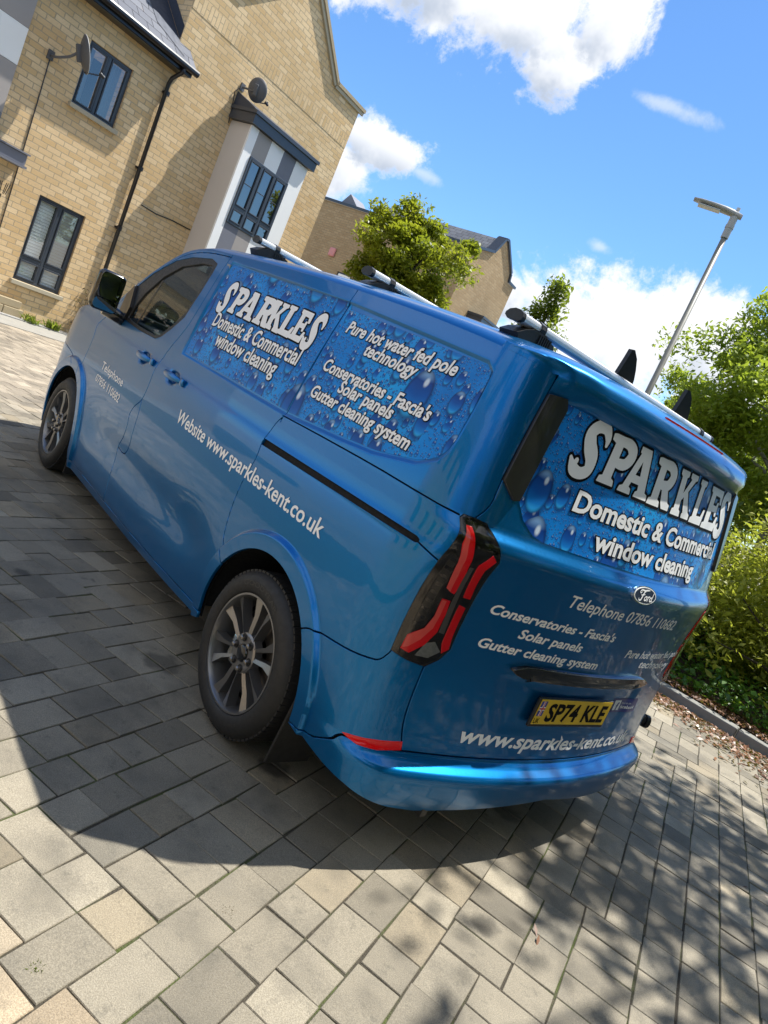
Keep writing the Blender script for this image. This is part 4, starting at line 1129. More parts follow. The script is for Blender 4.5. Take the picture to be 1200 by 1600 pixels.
def ground_far_mat():
    m,N,b=new_mat('far_paving'); tcn=N.n('ShaderNodeTexCoord'); mp=N.n('ShaderNodeMapping'); mp.inputs['Rotation'].default_value=(0,0,math.radians(-24)); N.l(tcn.outputs['Object'],mp.inputs[0])
    br=N.n('ShaderNodeTexBrick'); N.l(mp.outputs[0],br.inputs['Vector']); br.inputs['Scale'].default_value=1.; br.inputs['Brick Width'].default_value=.22; br.inputs['Row Height'].default_value=.147; br.inputs['Mortar Size'].default_value=.006
    br.inputs['Color1'].default_value=(.36,.31,.24,1); br.inputs['Color2'].default_value=(.42,.36,.27,1); br.inputs['Mortar'].default_value=(.05,.045,.035,1)
    c=N.mix(N.rng(N.noise(tcn.outputs['Object'],.8,5),.3,.7,0,.4),br.outputs[0],(.14,.125,.10)); S(b,col=c,rough=.85); return m
MAT['far_paving']=ground_far_mat()
def brick_mat(name,c1,c2,mort,rot=False,bw=.245,rh=.0885):
    m,N,b=new_mat(name); uvn=N.n('ShaderNodeUVMap'); uvn.uv_map='chart'; uv=uvn.outputs[0]
    if rot:
        mp=N.n('ShaderNodeMapping'); mp.inputs['Rotation'].default_value=(0,0,math.pi/2); N.l(uv,mp.inputs[0]); uv=mp.outputs[0]
    wv_=N.v('ADD',uv,N.v('SCALE',N.v('SUBTRACT',(lambda nd:(N.l(uv,nd.inputs['Vector']),nd.outputs['Color'])[1])(N.n('ShaderNodeTexNoise')),(.5,.5,.5)),None,.006))
    br=N.n('ShaderNodeTexBrick'); N.l(wv_,br.inputs['Vector']); br.inputs['Scale'].default_value=1.; br.inputs['Brick Width'].default_value=bw; br.inputs['Row Height'].default_value=rh
    br.inputs['Mortar Size'].default_value=.0075; br.inputs['Mortar Smooth'].default_value=.35; br.inputs['Bias'].default_value=-.1
    br.inputs['Color1'].default_value=c1+(1,); br.inputs['Color2'].default_value=c2+(1,); br.inputs['Mortar'].default_value=mort+(1,)
    P_=uv
    c=N.mix(N.rng(N.noise(P_,.7,4,.6),.35,.7,0,.35),br.outputs['Color'],tuple(x*.72 for x in c1))
    c=N.mix(N.rng(N.noise(P_,38,3,.6),.50,.80,0,.5),c,tuple(x*.55 for x in c2))
    c=N.mix(N.rng(N.noise(P_,3.1,3,.6),.62,.78,0,.22),c,(.55,.30,.15))
    bp=N.n('ShaderNodeBump'); bp.inputs['Strength'].default_value=1.; bp.inputs['Distance'].default_value=.012
    N.l(N.m('ADD',N.m('MULTIPLY',N.m('SUBTRACT',1.,br.outputs['Fac']),1.),N.m('MULTIPLY',N.noise(P_,60,3),.25)),bp.inputs['Height'])
    S(b,col=c,rough=.9,normal=bp.outputs[0],spec=.2); return m
MAT['brick']=brick_mat('buff_brick',(.64,.44,.22),(.80,.61,.37),(.48,.385,.26))
MAT['brick_v']=brick_mat('buff_brick_soldier',(.64,.44,.22),(.80,.61,.37),(.48,.385,.26),True,.26,.088)
MAT['brick_far']=brick_mat('far_brick',(.38,.27,.15),(.46,.34,.20),(.36,.28,.18))
MAT['slate']=brick_mat('slate_tiles',(.16,.165,.185),(.22,.225,.245),(.05,.05,.055),False,.30,.20)
MAT['lead']=simple('lead_flashing',(.045,.055,.08),.45,metal=.3,scale=4,var=.3)
MAT['stone']=simple('pale_stone',(.42,.37,.27),.85,bump=.3,bscale=60)
MAT['coping']=simple('coping_stone',(.36,.29,.18),.85,bump=.3,bscale=60)
MAT['grey_frame']=simple('anthracite_frame',(.045,.053,.068),.32,scale=4)
MAT['black_pipe']=simple('black_pipe',(.012,.012,.015),.3,scale=6)
MAT['white_render']=simple('white_render',(.86,.86,.84),.8,var=.04,scale=3,bump=.1)
MAT['cream_render']=simple('cream_render',(.60,.55,.50),.8,var=.05,scale=2,bump=.1)
MAT['grey_panel']=simple('grey_panel',(.17,.175,.205),.6,var=.05,scale=3)
MAT['beige_panel']=simple('beige_panel',(.34,.31,.29),.7,var=.05,scale=3)
MAT['blind']=simple('white_blind',(.90,.90,.87),.6,var=.03)
MAT['curtain']=simple('curtain',(.30,.33,.36),.9)
MAT['room']=simple('dark_room',(.02,.02,.02),.9)
MAT['dish_grey']=simple('dish_grey',(.10,.10,.105),.5,scale=8); MAT['dish_face']=simple('dish_face',(.42,.42,.40),.5,scale=8)
MAT['window_glass']=glass('window_glass',(.88,.92,.92),0.,2.0,.10)
MAT['kerb']=simple('concrete_kerb',(.24,.235,.21),.9,var=.3,scale=9,bump=.5,bscale=120)
MAT['concrete']=simple('concrete_path',(.30,.285,.25),.9,var=.2,scale=5,bump=.4)
MAT['gravel']=simple('gravel',(.32,.31,.29),.9,var=.8,scale=45,bump=1.,bscale=60)
MAT['soil']=simple('soil',(.045,.028,.018),.95,var=.5,scale=20,bump=1.,bscale=40)
MAT['steel_post']=simple('painted_steel_post',(.22,.215,.185),.45,scale=3,var=.15)
MAT['lamp_grey']=simple('lamp_head_grey',(.40,.40,.38),.4,scale=6); MAT['lamp_glass']=simple('lamp_lens',(.55,.56,.55),.15)
MAT['alarm']=simple('alarm_box_pink',(.62,.25,.24),.5)
MAT['bark']=simple('bark',(.055,.042,.030),.9,var=.5,scale=14,bump=1.,bscale=30)
def birch_bark():
    m,N,b=new_mat('birch_bark'); P_=N.n('ShaderNodeTexCoord').outputs['Object']; q=N.v('MULTIPLY',P_,(1,1,5))
    c=N.mix(N.rng(N.noise(q,6,5,.7),.52,.66),(.46,.43,.39),(.06,.05,.045)); S(b,col=c,rough=.8); return m
MAT['birch_bark']=birch_bark()
def leaf_mat(name,ca,cb,tr=.52):
    m,N,b=new_mat(name); t=m.node_tree
    tone=attr_color(N); sp=N.n('ShaderNodeSeparateColor'); N.l(tone,sp.inputs[0])
    c=N.mix(sp.outputs[0],ca,cb); S(b,col=c,rough=.42,spec=.45)
    tl=N.n('ShaderNodeBsdfTranslucent'); N.l(N.mix(.35,c,(.55,.65,.05),'MIX'),tl.inputs[0])
    mx=N.n('ShaderNodeMixShader'); mx.inputs[0].default_value=tr; N.l(b.outputs[0],mx.inputs[1]); N.l(tl.outputs[0],mx.inputs[2])
    N.l(mx.outputs[0],[n for n in t.nodes if n.type=='OUTPUT_MATERIAL'][0].inputs[0]); return m
MAT['leaf_maple']=leaf_mat('maple_leaves',(.09,.13,.006),(.36,.36,.02))
MAT['leaf_young']=leaf_mat('young_tree_leaves',(.06,.11,.012),(.20,.26,.03))
MAT['leaf_birch']=leaf_mat('birch_leaves',(.11,.19,.013),(.36,.45,.045))
MAT['leaf_bush']=leaf_mat('bush_leaves',(.16,.18,.018),(.50,.50,.07))
MAT['leaf_ivy']=leaf_mat('ivy_leaves',(.03,.10,.01),(.13,.28,.03),.3)
MAT['leaf_dark']=leaf_mat('dark_leaves',(.020,.045,.010),(.07,.12,.02))
MAT['grass']=leaf_mat('grass_blades',(.06,.10,.015),(.18,.24,.04))
MAT['dry']=leaf_mat('dry_leaves',(.075,.026,.012),(.30,.135,.065),.15)
MAT['dryweed']=leaf_mat('dry_weed',(.12,.075,.05),(.30,.22,.16),.2)
# ------------------------------------------------------------ ground
g=MB(); g.box((0,0,-.30),(1200,1200,.5)); gr=mesh_obj('ground',g.v,g.f,MAT['far_paving']); gr.location=(0,0,-.010); tag(gr,kind='structure')
A24=math.radians(24); E1=np.array([math.cos(A24),math.sin(A24)]); E2=np.array([-math.sin(A24),math.cos(A24)])
KD=Vector((-.92,-.19,0)).normalized(); KP=Vector((1.37,-3.80,0)); KN=Vector((-KD.y,KD.x,0)); 
if KN.y>0: KN=-KN         # KN points away from the drive
d1=Vector((.316088,-.948730,0)); nF=Vector((-.94873,-.316088,0)); p0=Vector((12.5,.025,0))
def paving():
    U=.0735; i0,i1=int(-6/U),int(14/U); j0,j1=int(-10/U),int(7/U)
    W_,H_=i1-i0,j1-j0; occ=np.zeros((H_,W_),bool); blocks=[]; rnd=random.Random(5)
    def want(i,j):
        x,y=(E1*((i+i0)*U)+E2*((j+j0)*U))
        if (Vector((x,y,0))-KP).dot(KN)>.02: return False
        o=(Vector((x,y,0))-p0).dot(nF)
        if o<1.22: return False
        return -3.2<x<12.5 and -5<y<3.0+(1.5 if x<3 else 0)
    wm=np.zeros((H_,W_),bool)
    for j in range(0,H_):
        for i in range(0,W_): pass
    ii,jj=np.meshgrid(np.arange(W_),np.arange(H_)); X=E1[0]*((ii+i0)*U)+E2[0]*((jj+j0)*U); Y=E1[1]*((ii+i0)*U)+E2[1]*((jj+j0)*U)
    wm=((X-KP.x)*KN.x+(Y-KP.y)*KN.y<.02)&(((X-p0.x)*nF.x+(Y-p0.y)*nF.y)>1.22)&(X>-3.2)&(Y>-5)&(Y<3.0+1.5*(X<3))
    occ|=~wm
    pcs=[(3,2),(2,3),(2,2),(3,2),(2,3),(2,2)]
    for j in range(H_):
        i=0; row=occ[j]
        while i<W_:
            if row[i]: i+=1; continue
            run=1
            while i+run<W_ and not row[i+run] and run<8: run+=1
            opts=pcs[:]; rnd.shuffle(opts); done=False
            for w,h in opts+[(2,1),(1,2),(1,1)]:
                if w>run or (run-w==1 and w>1 and run<8 and w!=run): continue
                if j+h>H_ or occ[j:j+h,i:i+w].any(): continue
                occ[j:j+h,i:i+w]=True; blocks.append((i,j,w,h)); i+=w; done=True; break
            if not done: occ[j,i]=True; blocks.append((i,j,1,1)); i+=1
    B=np.array(blocks,float); n=len(B); rg=np.random.default_rng(3)
    a0=(B[:,0]+i0)*U; a1=a0+B[:,2]*U; b0=(B[:,1]+j0)*U; b1=b0+B[:,3]*U
    gap=.0022; ins=.0024
    jit=lambda s:rg.normal(0,s,n)
    z=jit(.0011); tx=jit(.0016); ty=jit(.0016)
    def ring(g_,dz):
        q=[]
        for sa,sb in ((0,0),(1,0),(1,1),(0,1)):
            a=np.where(sa,a1-g_,a0+g_)+jA[sa][sb]; b=np.where(sb,b1-g_,b0+g_)+jB[sa][sb]
            q.append(np.stack([E1[0]*a+E2[0]*b,E1[1]*a+E2[1]*b,z+dz+tx*(sa-.5)+ty*(sb-.5)],1))
        return q
    jA=[[jit(.0020) for _ in range(2)] for _ in range(2)]; jB=[[jit(.0020) for _ in range(2)] for _ in range(2)]
    R0=ring(gap+ins,0.);R1=ring(gap+.0006,-.0026);R2=ring(gap,-.026)
    V=np.stack(R0+R1+R2,1).reshape(-1,3); base=np.arange(n)*12
    F=[]
    for k in (0,):
        F.append(np.stack([base+0,base+1,base+2,base+3],1))
    for r in (0,4):
        for k in range(4): F.append(np.stack([base+r+4+k,base+r+4+(k+1)%4,base+r+(k+1)%4,base+r+k],1))
    F=np.concatenate(F)
    me=bpy.data.meshes.new('driveway'); me.from_pydata(V.tolist(),[],F.tolist()); me.materials.append(MAT['paver']); me.update()
    o=bpy.data.objects.new('driveway',me); scn.collection.objects.link(o)
    cx=(a0+a1)/2; cb=(b0+b1)/2
    v=np.clip(rg.normal(1,.17,n),.6,1.4)
    col=np.stack([.345*v,.302*v,.225*v],1)
    warm=(cb>1.72)
    hue=rg.random(n); 
    col[hue>.90]*=np.array([1.05,1.0,.92]); col[hue<.10]*=np.array([.95,.97,1.0])
    wz=np.where(warm,1,0)[:,None]*(.25+.6*rg.random(n))[:,None]
    col=col*(1-wz)+wz*np.stack([.50*v,.385*v,.25*v],1)
    xw=(E1[0]*cx+E2[0]*cb); far=np.clip((xw-5.0)/1.5,0,1)[:,None]; col=col*(1-far)+far*np.stack([.44*v,.37*v,.28*v],1)
    set_tone(o,np.repeat(col,12,0)); tag(o,kind='structure'); return o
paving()
jp=MB(); jp.add([(-3.6,-5.2,-.011),(13,-5.2,-.011),(13,5.2,-.011),(-3.6,5.2,-.011)],[(0,1,2,3)]); o=mesh_obj('paving_bed',jp.v,jp.f,MAT['joint']); tag(o,kind='structure'); o.location=(0,0,.0065)
gr.location=(0,0,-.065)
# kerb, planting bed, leaf litter
kb_=MB(); kl=.90
for k in range(-9,8):
    a=KP-KD*(-k*(kl+.012)+.25); c=a+KD*kl/2; RK=Matrix((KD,KN,Vector((0,0,1)))).transposed()
    if RK.determinant()<0: RK=Matrix((KD,KN,Vector((0,0,-1)))).transposed()
    kb_.box(c+KN*.065+Vector((0,0,-.01+random.uniform(-.003,.003))),(kl,.125,.19),RK,bev=.012)
o=kb_.build('kerb',MAT['kerb']); tag(o,kind='structure')
bed=MB(); nx,ny=60,24
V=[];F=[]
for i in range(nx+1):
    for j in range(ny+1):
        s=-9+18*i/nx; t=.13+9*j/ny; h=.05+.22*sstep(.1,2.2,t)+.05*math.sin(s*2.1)*math.sin(t*1.7)*sstep(.2,1,t)
        p=KP+KD*s+KN*t; V.append((p.x,p.y,h))
for i in range(nx):
    for j in range(ny): a=i*(ny+1)+j; F.append((a,a+1,a+ny+2,a+ny+1))
o=mesh_obj('planting_bed',V,F,MAT['soil'],smooth=True); tag(o,kind='structure')
# facade-frame helper
def Fp(a,z,o=0.): return p0+d1*a+nF*o+Vector((0,0,z))
FR=Matrix((d1,nF,Vector((0,0,1)))).transposed()       # local axes: along, out, up
def fbox(mb,a0,a1,z0,z1,o0,o1,mi=0,bev=0.): 
    return mb.box(Fp((a0+a1)/2,(z0+z1)/2,(o0+o1)/2),(a1-a0,o1-o0,z1-z0),FR,mi=mi,bev=bev)
pv=MB(); pv.prism([Fp(-6,0,.30),Fp(9,0,.30),Fp(9,0,1.26),Fp(-6,0,1.26)],(0,0,1),-.05,.012); o=pv.build('pavement',MAT['concrete']); tag(o,kind='structure')
pv=MB(); pv.prism([Fp(-6,0,-.2),Fp(9,0,-.2),Fp(9,0,.295),Fp(-6,0,.295)],(0,0,1),-.05,.03); o=pv.build('gravel_strip',MAT['gravel']); tag(o,kind='structure')
# ------------------------------------------------------------ brick walls with openings
def wall(name,outline,holes,frame,mat,parent,reveal=.10):
    """frame(a,z,o) -> point; outline, holes in (a,z)"""
    vs,tr=cdt([outline],holes,0,grid=False)
    V=[frame(a,z,0) for a,z in vs];UV=list(vs);F=[t for t in tr]
    for h in holes:
        n=len(h)
        for i in range(n):
            a,b=h[i],h[(i+1)%n]; k=len(V); V+=[frame(*a,0),frame(*b,0),frame(*b,-reveal),frame(*a,-reveal)]
            dd=math.hypot(b[0]-a[0],b[1]-a[1]); UV+=[(0,0),(dd,0),(dd,reveal),(0,reveal)] if abs(b[0]-a[0])>1e-6 else [(0,a[1]),(0,b[1]),(reveal,b[1]),(reveal,a[1])]
            F.append((k,k+1,k+2,k+3))
    o=mesh_obj(name,V,F,mat,parent,uv=UV)
    return o
def rect(a0,a1,z0,z1): return [(a0,z0),(a1,z0),(a1,z1),(a0,z1)]
def window(par,fr,a0,a1,z0,z1,cols,tz=None,glassm='window_glass',back='curtain',o=-.07,blinds=False,fw=.046,bar=False,name='window'):
    def bx(mb,x0,x1,y0,y1,d0,d1_,mi=0):
        c=fr((x0+x1)/2,(y0+y1)/2,(d0+d1_)/2); ax=(fr(1,0,0)-fr(0,0,0)).normalized(); ou=(fr(0,0,1)-fr(0,0,0)).normalized()
        return mb.box(c,(x1-x0,d1_-d0,y1-y0),Matrix((ax,ou,Vector((0,0,1)))).transposed(),mi=mi,bev=.006)
    f=MB(); bx(f,a0,a0+fw,z0,z1,o-.03,o+.03); bx(f,a1-fw,a1,z0,z1,o-.03,o+.03)
    bx(f,a0+fw,a1-fw,z0,z0+fw,o-.03,o+.028); bx(f,a0+fw,a1-fw,z1-fw,z1,o-.03,o+.028)
    w=(a1-a0)/cols
    for k in range(1,cols): bx(f,a0+w*k-.030,a0+w*k+.030,z0+fw,z1-fw,o-.028,o+.026)
    if tz: 
        for k in range(cols): bx(f,a0+w*k+(fw if k==0 else .034),a0+w*(k+1)-(fw if k==cols-1 else .034),tz-.034,tz+.034,o-.027,o+.025)
    # opening sashes
    rows_=[(z0+fw,(tz-.034) if tz else z1-fw)]+([(tz+.034,z1-fw)] if tz else [])
    gl=MB()
    fo_=f.build(name,MAT['grey_frame'],par)
    sa=MB()
    for k in range(cols):
        x0=a0+w*k+(fw if k==0 else .034); x1=a0+w*(k+1)-(fw if k==cols-1 else .034)
        for (y0,y1) in rows_:
            s=.030
            bx(sa,x0+.003,x0+s,y0+.003,y1-.003,o-.02,o+.040); bx(sa,x1-s,x1-.003,y0+.003,y1-.003,o-.02,o+.040); bx(sa,x0+s,x1-s,y0+.003,y0+s,o-.02,o+.038); bx(sa,x0+s,x1-s,y1-s,y1-.003,o-.02,o+.038)
            gl.add([fr(x0+s,y0+s,o+.005),fr(x1-s,y0+s,o+.005),fr(x1-s,y1-s,o+.005),fr(x0+s,y1-s,o+.005)],[(0,1,2,3)])
            if bar and y1-y0>.5: bx(sa,x0+s,x1-s,(y0+y1)/2-.008,(y0+y1)/2+.008,o-.005,o+.02)
    sa.build('sash',MAT['grey_frame'],fo_); gl.build('pane',MAT[glassm],fo_)
    if glassm=='window_glass':
        r=MB(); bx(r,a0,a1,z0,z1,o-.9,o-.85); r.build('room_back',MAT['room'],fo_)
        if blinds:
            bl_=MB()
            for k in range(cols):
                n=int((z1-z0)/.05); x0=a0+w*k+.07;x1=a0+w*(k+1)-.07
                for i in range(n):
                    zz=z0+.06+i*.05
                    if zz<z1-.06: bl_.prism([fr(x0,zz,o-.020),fr(x1,zz,o-.020),fr(x1,zz+.044,o-.034),fr(x0,zz+.044,o-.034)],(0,0,1),0,.003)
            bl_.build('blind',MAT['blind'],fo_)
        else:
            cu_=MB(); 
            for (c0,c1) in ((a0+.06,a0+.30*(a1-a0)),(a1-.42*(a1-a0),a1-.06)):
                m=10
                for i in range(m):
                    q0=c0+(c1-c0)*i/m;q1=c0+(c1-c0)*(i+1)/m; dz=(.03 if i%2 else 0)
                    cu_.add([fr(q0,z0+.05,o-.16-dz),fr(q1,z0+.05,o-.16-(.03-dz)),fr(q1,z1-.05,o-.16-(.03-dz)),fr(q0,z1-.05,o-.16-dz)],[(0,1,2,3)])
            cu_.build('curtain',MAT['curtain'],fo_)
    return fo_
def gable_house(label,origin,along,out,bay=True,left=True,brick='brick',depth=7.5):
    fr=lambda a,z,o=0.: origin+along*a+out*o+Vector((0,0,z))
    return fr
H=empty('brick_house',Fp(2,0,-3)); tag(H,'buff brick house with a steep gable, white bay window and black drainpipe beyond the van','house','brick houses around the drive')
fr=lambda a,z,o=0.: Fp(a,z,o)
w1=rect(.135,1.01,.615,2.065); w2=rect(.135,.965,3.60,4.61); w3=rect(3.39,4.56,3.18,4.50)
GA0,GA1=1.58,6.40
gab=[(GA0,-.1),(GA1,-.1),(GA1,6.93),(5.42,6.95),(3.99,8.12),(2.56,6.95),(GA0,6.93)]
wall('wall',[(-6,-.1),(GA0-.001,-.1),(GA0-.001,5.25),(-6,5.25)],[w1,w2],fr,MAT['brick'],H)
wall('wall',gab,[],fr,MAT['brick'],H)
# cheeks, right side and back of the gable wing, back volume
def side_wall(a,zt,dep,mat,z0=-.1,par=H,frm=fr,flip=1):
    V=[frm(a,z0,0),frm(a,z0,-dep),frm(a,zt,-dep),frm(a,zt,0)]; return mesh_obj('wall',V,[(0,1,2,3)],mat,par,uv=[(0,z0),(dep,z0),(dep,zt),(0,zt)])
side_wall(GA0,6.93,7,MAT['brick']); side_wall(GA1,6.93,7,MAT['brick']); side_wall(-6,5.25,7,MAT['brick'])
V=[fr(-6,-.1,-7),fr(GA1,-.1,-7),fr(GA1,6.9,-7),fr(-6,6.9,-7)]; mesh_obj('wall',V,[(0,1,2,3)],MAT['brick'],H,uv=[(0,0),(12,0),(12,7),(0,7)])
# soldier course
sc_=MB(); V=[fr(GA0+.005,6.09,.006),fr(GA1-.005,6.09,.006),fr(GA1-.005,6.345,.006),fr(GA0+.005,6.345,.006)]
mesh_obj('soldier_course',V,[(0,1,2,3)],MAT['brick_v'],H,uv=[(GA0,6.09),(GA1,6.09),(GA1,6.345),(GA0,6.345)])
# roofs
rf=MB()
rp=[(GA1+.12,6.99),(5.40,7.0),(3.99,8.20),(2.58,7.0),(GA0-.05,6.99)]
def roof_strip(a,b,name='roof'):
    V=[fr(a[0],a[1],.0),fr(b[0],b[1],.0),fr(b[0],b[1],-7),fr(a[0],a[1],-7)]; l=math.hypot(a[0]-b[0],a[1]-b[1])
    return mesh_obj(name,V,[(0,1,2,3)],MAT['slate'],H,uv=[(0,0),(0,l),(7,l),(7,0)])
for a,b in zip(rp[:-1],rp[1:]): roof_strip((a[0],a[1]-.02),(b[0],b[1]-.02))
# coping along the gable edge
cp_=MB()
for a,b in zip(rp[:-1],rp[1:]):
    A=Vector(a);B=Vector(b); d=(B-A).normalized(); nn=Vector((-d.y,d.x)); nn=nn if nn.y>0 else -nn
    q=[A-d*.015-nn*.0,B+d*.015-nn*.0,B+d*.015+nn*.07,A-d*.015+nn*.07]
    cp_.prism([fr(x,y,0) for x,y in q],nF,-.30,.075)
cp_.build('coping',MAT['coping'],H)
cq=MB()
for a,b in zip(rp[:-1],rp[1:]):
    A=Vector(a);B=Vector(b); d=(B-A).normalized(); nn=Vector((-d.y,d.x)); nn=nn if nn.y>0 else -nn
    cq.prism([fr(x,y,0) for x,y in [A-nn*.002,B-nn*.002,B-nn*.075,A-nn*.075]],nF,.002,.045)
cq.build('coping_bed',MAT['stone'],H)
# lower roof: eaves with gutter
pit=math.tan(math.radians(42))
def rpt(a,o): return fr(a,5.20-pit*(o-.34)*1.0,o)
V=[rpt(-6,.36),rpt(GA0+.24,.36),rpt(GA0+.24,.03),rpt(GA0-.01,.02),rpt(GA0-.01,-3.2),rpt(-6,-3.2)]
mesh_obj('roof',V,[(0,1,2,3,5) if False else (0,1,2,3,4,5)],MAT['slate'],H,uv=[(-6,0),(1.8,0),(1.8,.4),(1.5,.45),(1.5,4.6),(-6,4.6)])
ef=MB(); fbox(ef,-6,GA0+.20,5.03,5.16,.27,.295); fbox(ef,-6,GA0+.20,5.02,5.035,.0,.27); fbox(ef,GA0+.20,GA0+.235,5.02,5.22,.02,.30)
ef.build('fascia',MAT['black_pipe'],H)
gu=MB(); gu.tube([fr(-6,5.13,.355),fr(GA0+.30,5.13,.355)],.058,10); gu.build('gutter',MAT['black_pipe'],H,smooth=False)
# lead flashing band where the lower roof meets the gable cheek
V=[rpt(GA0-.012,.30)+Vector((0,0,.012)),rpt(GA0-.52,.02)+Vector((0,0,.012)),rpt(GA0-.75,-3.2)+Vector((0,0,.012)),rpt(GA0-.012,-3.2)+Vector((0,0,.012))]
mesh_obj('flashing',V,[(0,1,2,3)],MAT['lead'],H)
V=[fr(GA0-.012,5.20+pit*.34-.0-pit*o_+z_,o_) for o_,z_ in ((.0,.02),(-3.2,.02),(-3.2,.25),(.0,.25))]
mesh_obj('flashing',V,[(0,1,2,3)],MAT['lead'],H)
# drainpipe
dp=MB(); dp.tube([fr(1.60,5.08,.35),fr(1.60,5.00,.33),fr(1.61,4.88,.10),fr(1.61,4.78,.065),fr(1.665,.05,.065)],.036,12)
dpo=dp.build('drainpipe',MAT['black_pipe'],H,smooth=True)
br=MB()
for z in (4.62,3.26,2.15,1.2): 
    br.tube([fr(1.64,z-.035,.065),fr(1.64,z+.035,.065)],.050,12); br.box(fr(1.64,z,.02),(.13,.04,.035),FR)
br.build('pipe_bracket',MAT['black_pipe'],dpo)
# windows and sills
window(H,fr,w1[0][0],w1[1][0],.615,2.065,2,1.005,blinds=True)
window(H,fr,w2[0][0],w2[1][0],3.60,4.61,2,None)
for (a0,a1,zt) in ((.09,1.06,.615),(.09,1.01,3.60)):
    s=MB(); fbox(s,a0,a1,zt-.07,zt-.001,-.05,.075,bev=.006); s.build('window_sill',MAT['stone'],H)
# bay
B0,B1=3.18,4.95; OB=.60
by=MB(); by.prism([fr(B0,2.1,0),fr(B0,2.1,OB),fr(B0,4.99,OB),fr(B0,4.99,0)],d1,0,.02)
bay=by.build('bay_window',MAT['cream_render'],H)
by=MB(); by.prism([fr(B1,2.1,0),fr(B1,2.1,OB),fr(B1,4.99,OB),fr(B1,4.99,0)],d1,-.02,0)
by.build('bay_cheek',MAT['cream_render'],bay)
bayfr=lambda a,z,o=0.: Fp(a,z,OB+o)
def panel(a0,a1,z0,z1,m,dz=0.):
    q=MB(); fbox(q,a0,a1,z0,z1,OB-.04,OB+dz); q.build('bay_panel',MAT[m],bay)
panel(B0-.002,3.385,2.1,4.99,'white_render',.004); panel(4.565,B1+.002,2.1,4.99,'white_render',.004)
for z0,z1,ms in ((4.50,4.99,('beige_panel','white_render','grey_panel')),(2.1,3.175,('grey_panel','beige_panel','white_render'))):
    for (x0,x1),m in zip(((3.387,3.775),(3.777,4.165),(4.167,4.563)),ms): panel(x0,x1,z0,z1,m)
window(H,bayfr,3.387,4.563,3.178,4.498,3,3.51,glassm='house_glass',o=.0,bar=True)
fa=MB(); fbox(fa,B0-.10,B1+.10,5.0,5.17,0.0,OB+.10); fbox(fa,B0-.13,B1+.13,5.171,5.235,.0,OB+.14); fa.build('bay_fascia',MAT['grey_frame'],bay)
fl=MB(); fl.prism([fr(B0-.1,5.236,.0),fr(B0-.1,5.236,OB+.1),fr(B0-.1,5.50,.0)],d1,0,B1-B0+.2); fl.build('bay_roof',MAT['lead'],bay)
# neighbouring clad bay, canopy, step
cl_=MB()
for z0,z1,mi in ((2.62,2.90,0),(2.905,3.615,1),(3.62,4.155,2),(4.16,5.02,3)): fbox(cl_,-5,-.815,z0,z1,.0,.045,mi=mi)
cl_.build('cladding',[MAT['grey_panel'],MAT['beige_panel'],MAT['white_render'],MAT['beige_panel']],H)
cn=MB(); fbox(cn,-2.2,-.36,2.34,2.50,.0,.22); fbox(cn,-2.2,-.33,2.505,2.53,.0,.25); fbox(cn,-2.2,-.33,2.30,2.335,.0,.25); cn.build('door_canopy',MAT['grey_panel'],H)
stp=MB()
for k in range(3): fbox(stp,-.65+.36*k,-.30+.36*k,.02,.16+.0*k,.0,.14,bev=.01)
fbox(stp,-.66,.36,.165,.29,.0,.12,bev=.01); stp.build('brick_step',MAT['coping'],H)
cab=MB(); cab.tube([fr(1.94,2.715,.012),fr(2.3,2.70,.012),fr(2.7,2.742,.012),fr(3.15,2.752,.012)],.010,6); cab.build('cable',MAT['black_pipe'],H)
# ------------------------------------------------------------ satellite dishes
def sat_dish(label,C,N_,mount,lnb,r,cable=None,facemat='dish_face'):
    e=empty('satellite_dish',mount); tag(e,label,'satellite dish','satellite dishes on the brick house')
    N_=Vector(N_).normalized(); up=Vector((0,0,1)); X=up.cross(N_).normalized(); Y=N_.cross(X)
    d=MB(); n=28;V=[];F=[]
    for i in range(6):
        t=i/5
        for k in range(n): a=2*math.pi*k/n; V.append(C+X*(r*.88*t*math.cos(a))+Y*(r*t*math.sin(a))+N_*(.09*r/.3*t*t-.045))
    for i in range(5):
        for k in range(n): F.append((i*n+k,i*n+(k+1)%n,(i+1)*n+(k+1)%n,(i+1)*n+k))
    m=len(V); V+=[v-N_*.008 for v in V]; F+=[tuple(m+q for q in f[::-1]) for f in F]
    F+=[(5*n+k,5*n+(k+1)%n,m+5*n+(k+1)%n,m+5*n+k) for k in range(n)]
    mi=[0]*(5*n)+[1]*(5*n)+[0]*n
    do=mesh_obj('dish',V,F,None,e,smooth=True,mats=[MAT[facemat],MAT['dish_grey']],midx=mi)
    b=MB(); bk=C-N_*.07
    b.box(bk,(.07,.07,r*.9),Matrix((X,N_,Y)).transposed(),bev=.01); b.build('back_plate',MAT['dish_grey'],e)
    mo=Vector(mount); wall_n=nF
    ar=MB(); ar.tube(catmull([tuple(mo+wall_n*.03),tuple(mo+wall_n*.18+Vector((0,0,-.01))),tuple(mo.lerp(bk,.6)+wall_n*.08+Vector((0,0,-.03))),tuple(bk+Vector((0,0,.02)))],6),.020,8); ar.box(mo+wall_n*.012,(.10,.024,.14),FR); ar.build('mounting_arm',MAT['dish_grey'],e)
    l=MB(); ft=C-Y*r*.9; L_=Vector(lnb); l.tube([ft,L_],.011,6); dL=(C-L_).normalized(); l.tube([L_-dL*.03,L_+dL*.05],.026,10); l.tube([L_+Vector((0,0,.04)),L_-Vector((0,0,.01))],.02,8); l.build('lnb_arm',MAT['black_pipe'],e)
    if cable:
        c=MB(); c.tube(cable,.008,6); c.build('cable',MAT['black_pipe'],e)
    return e
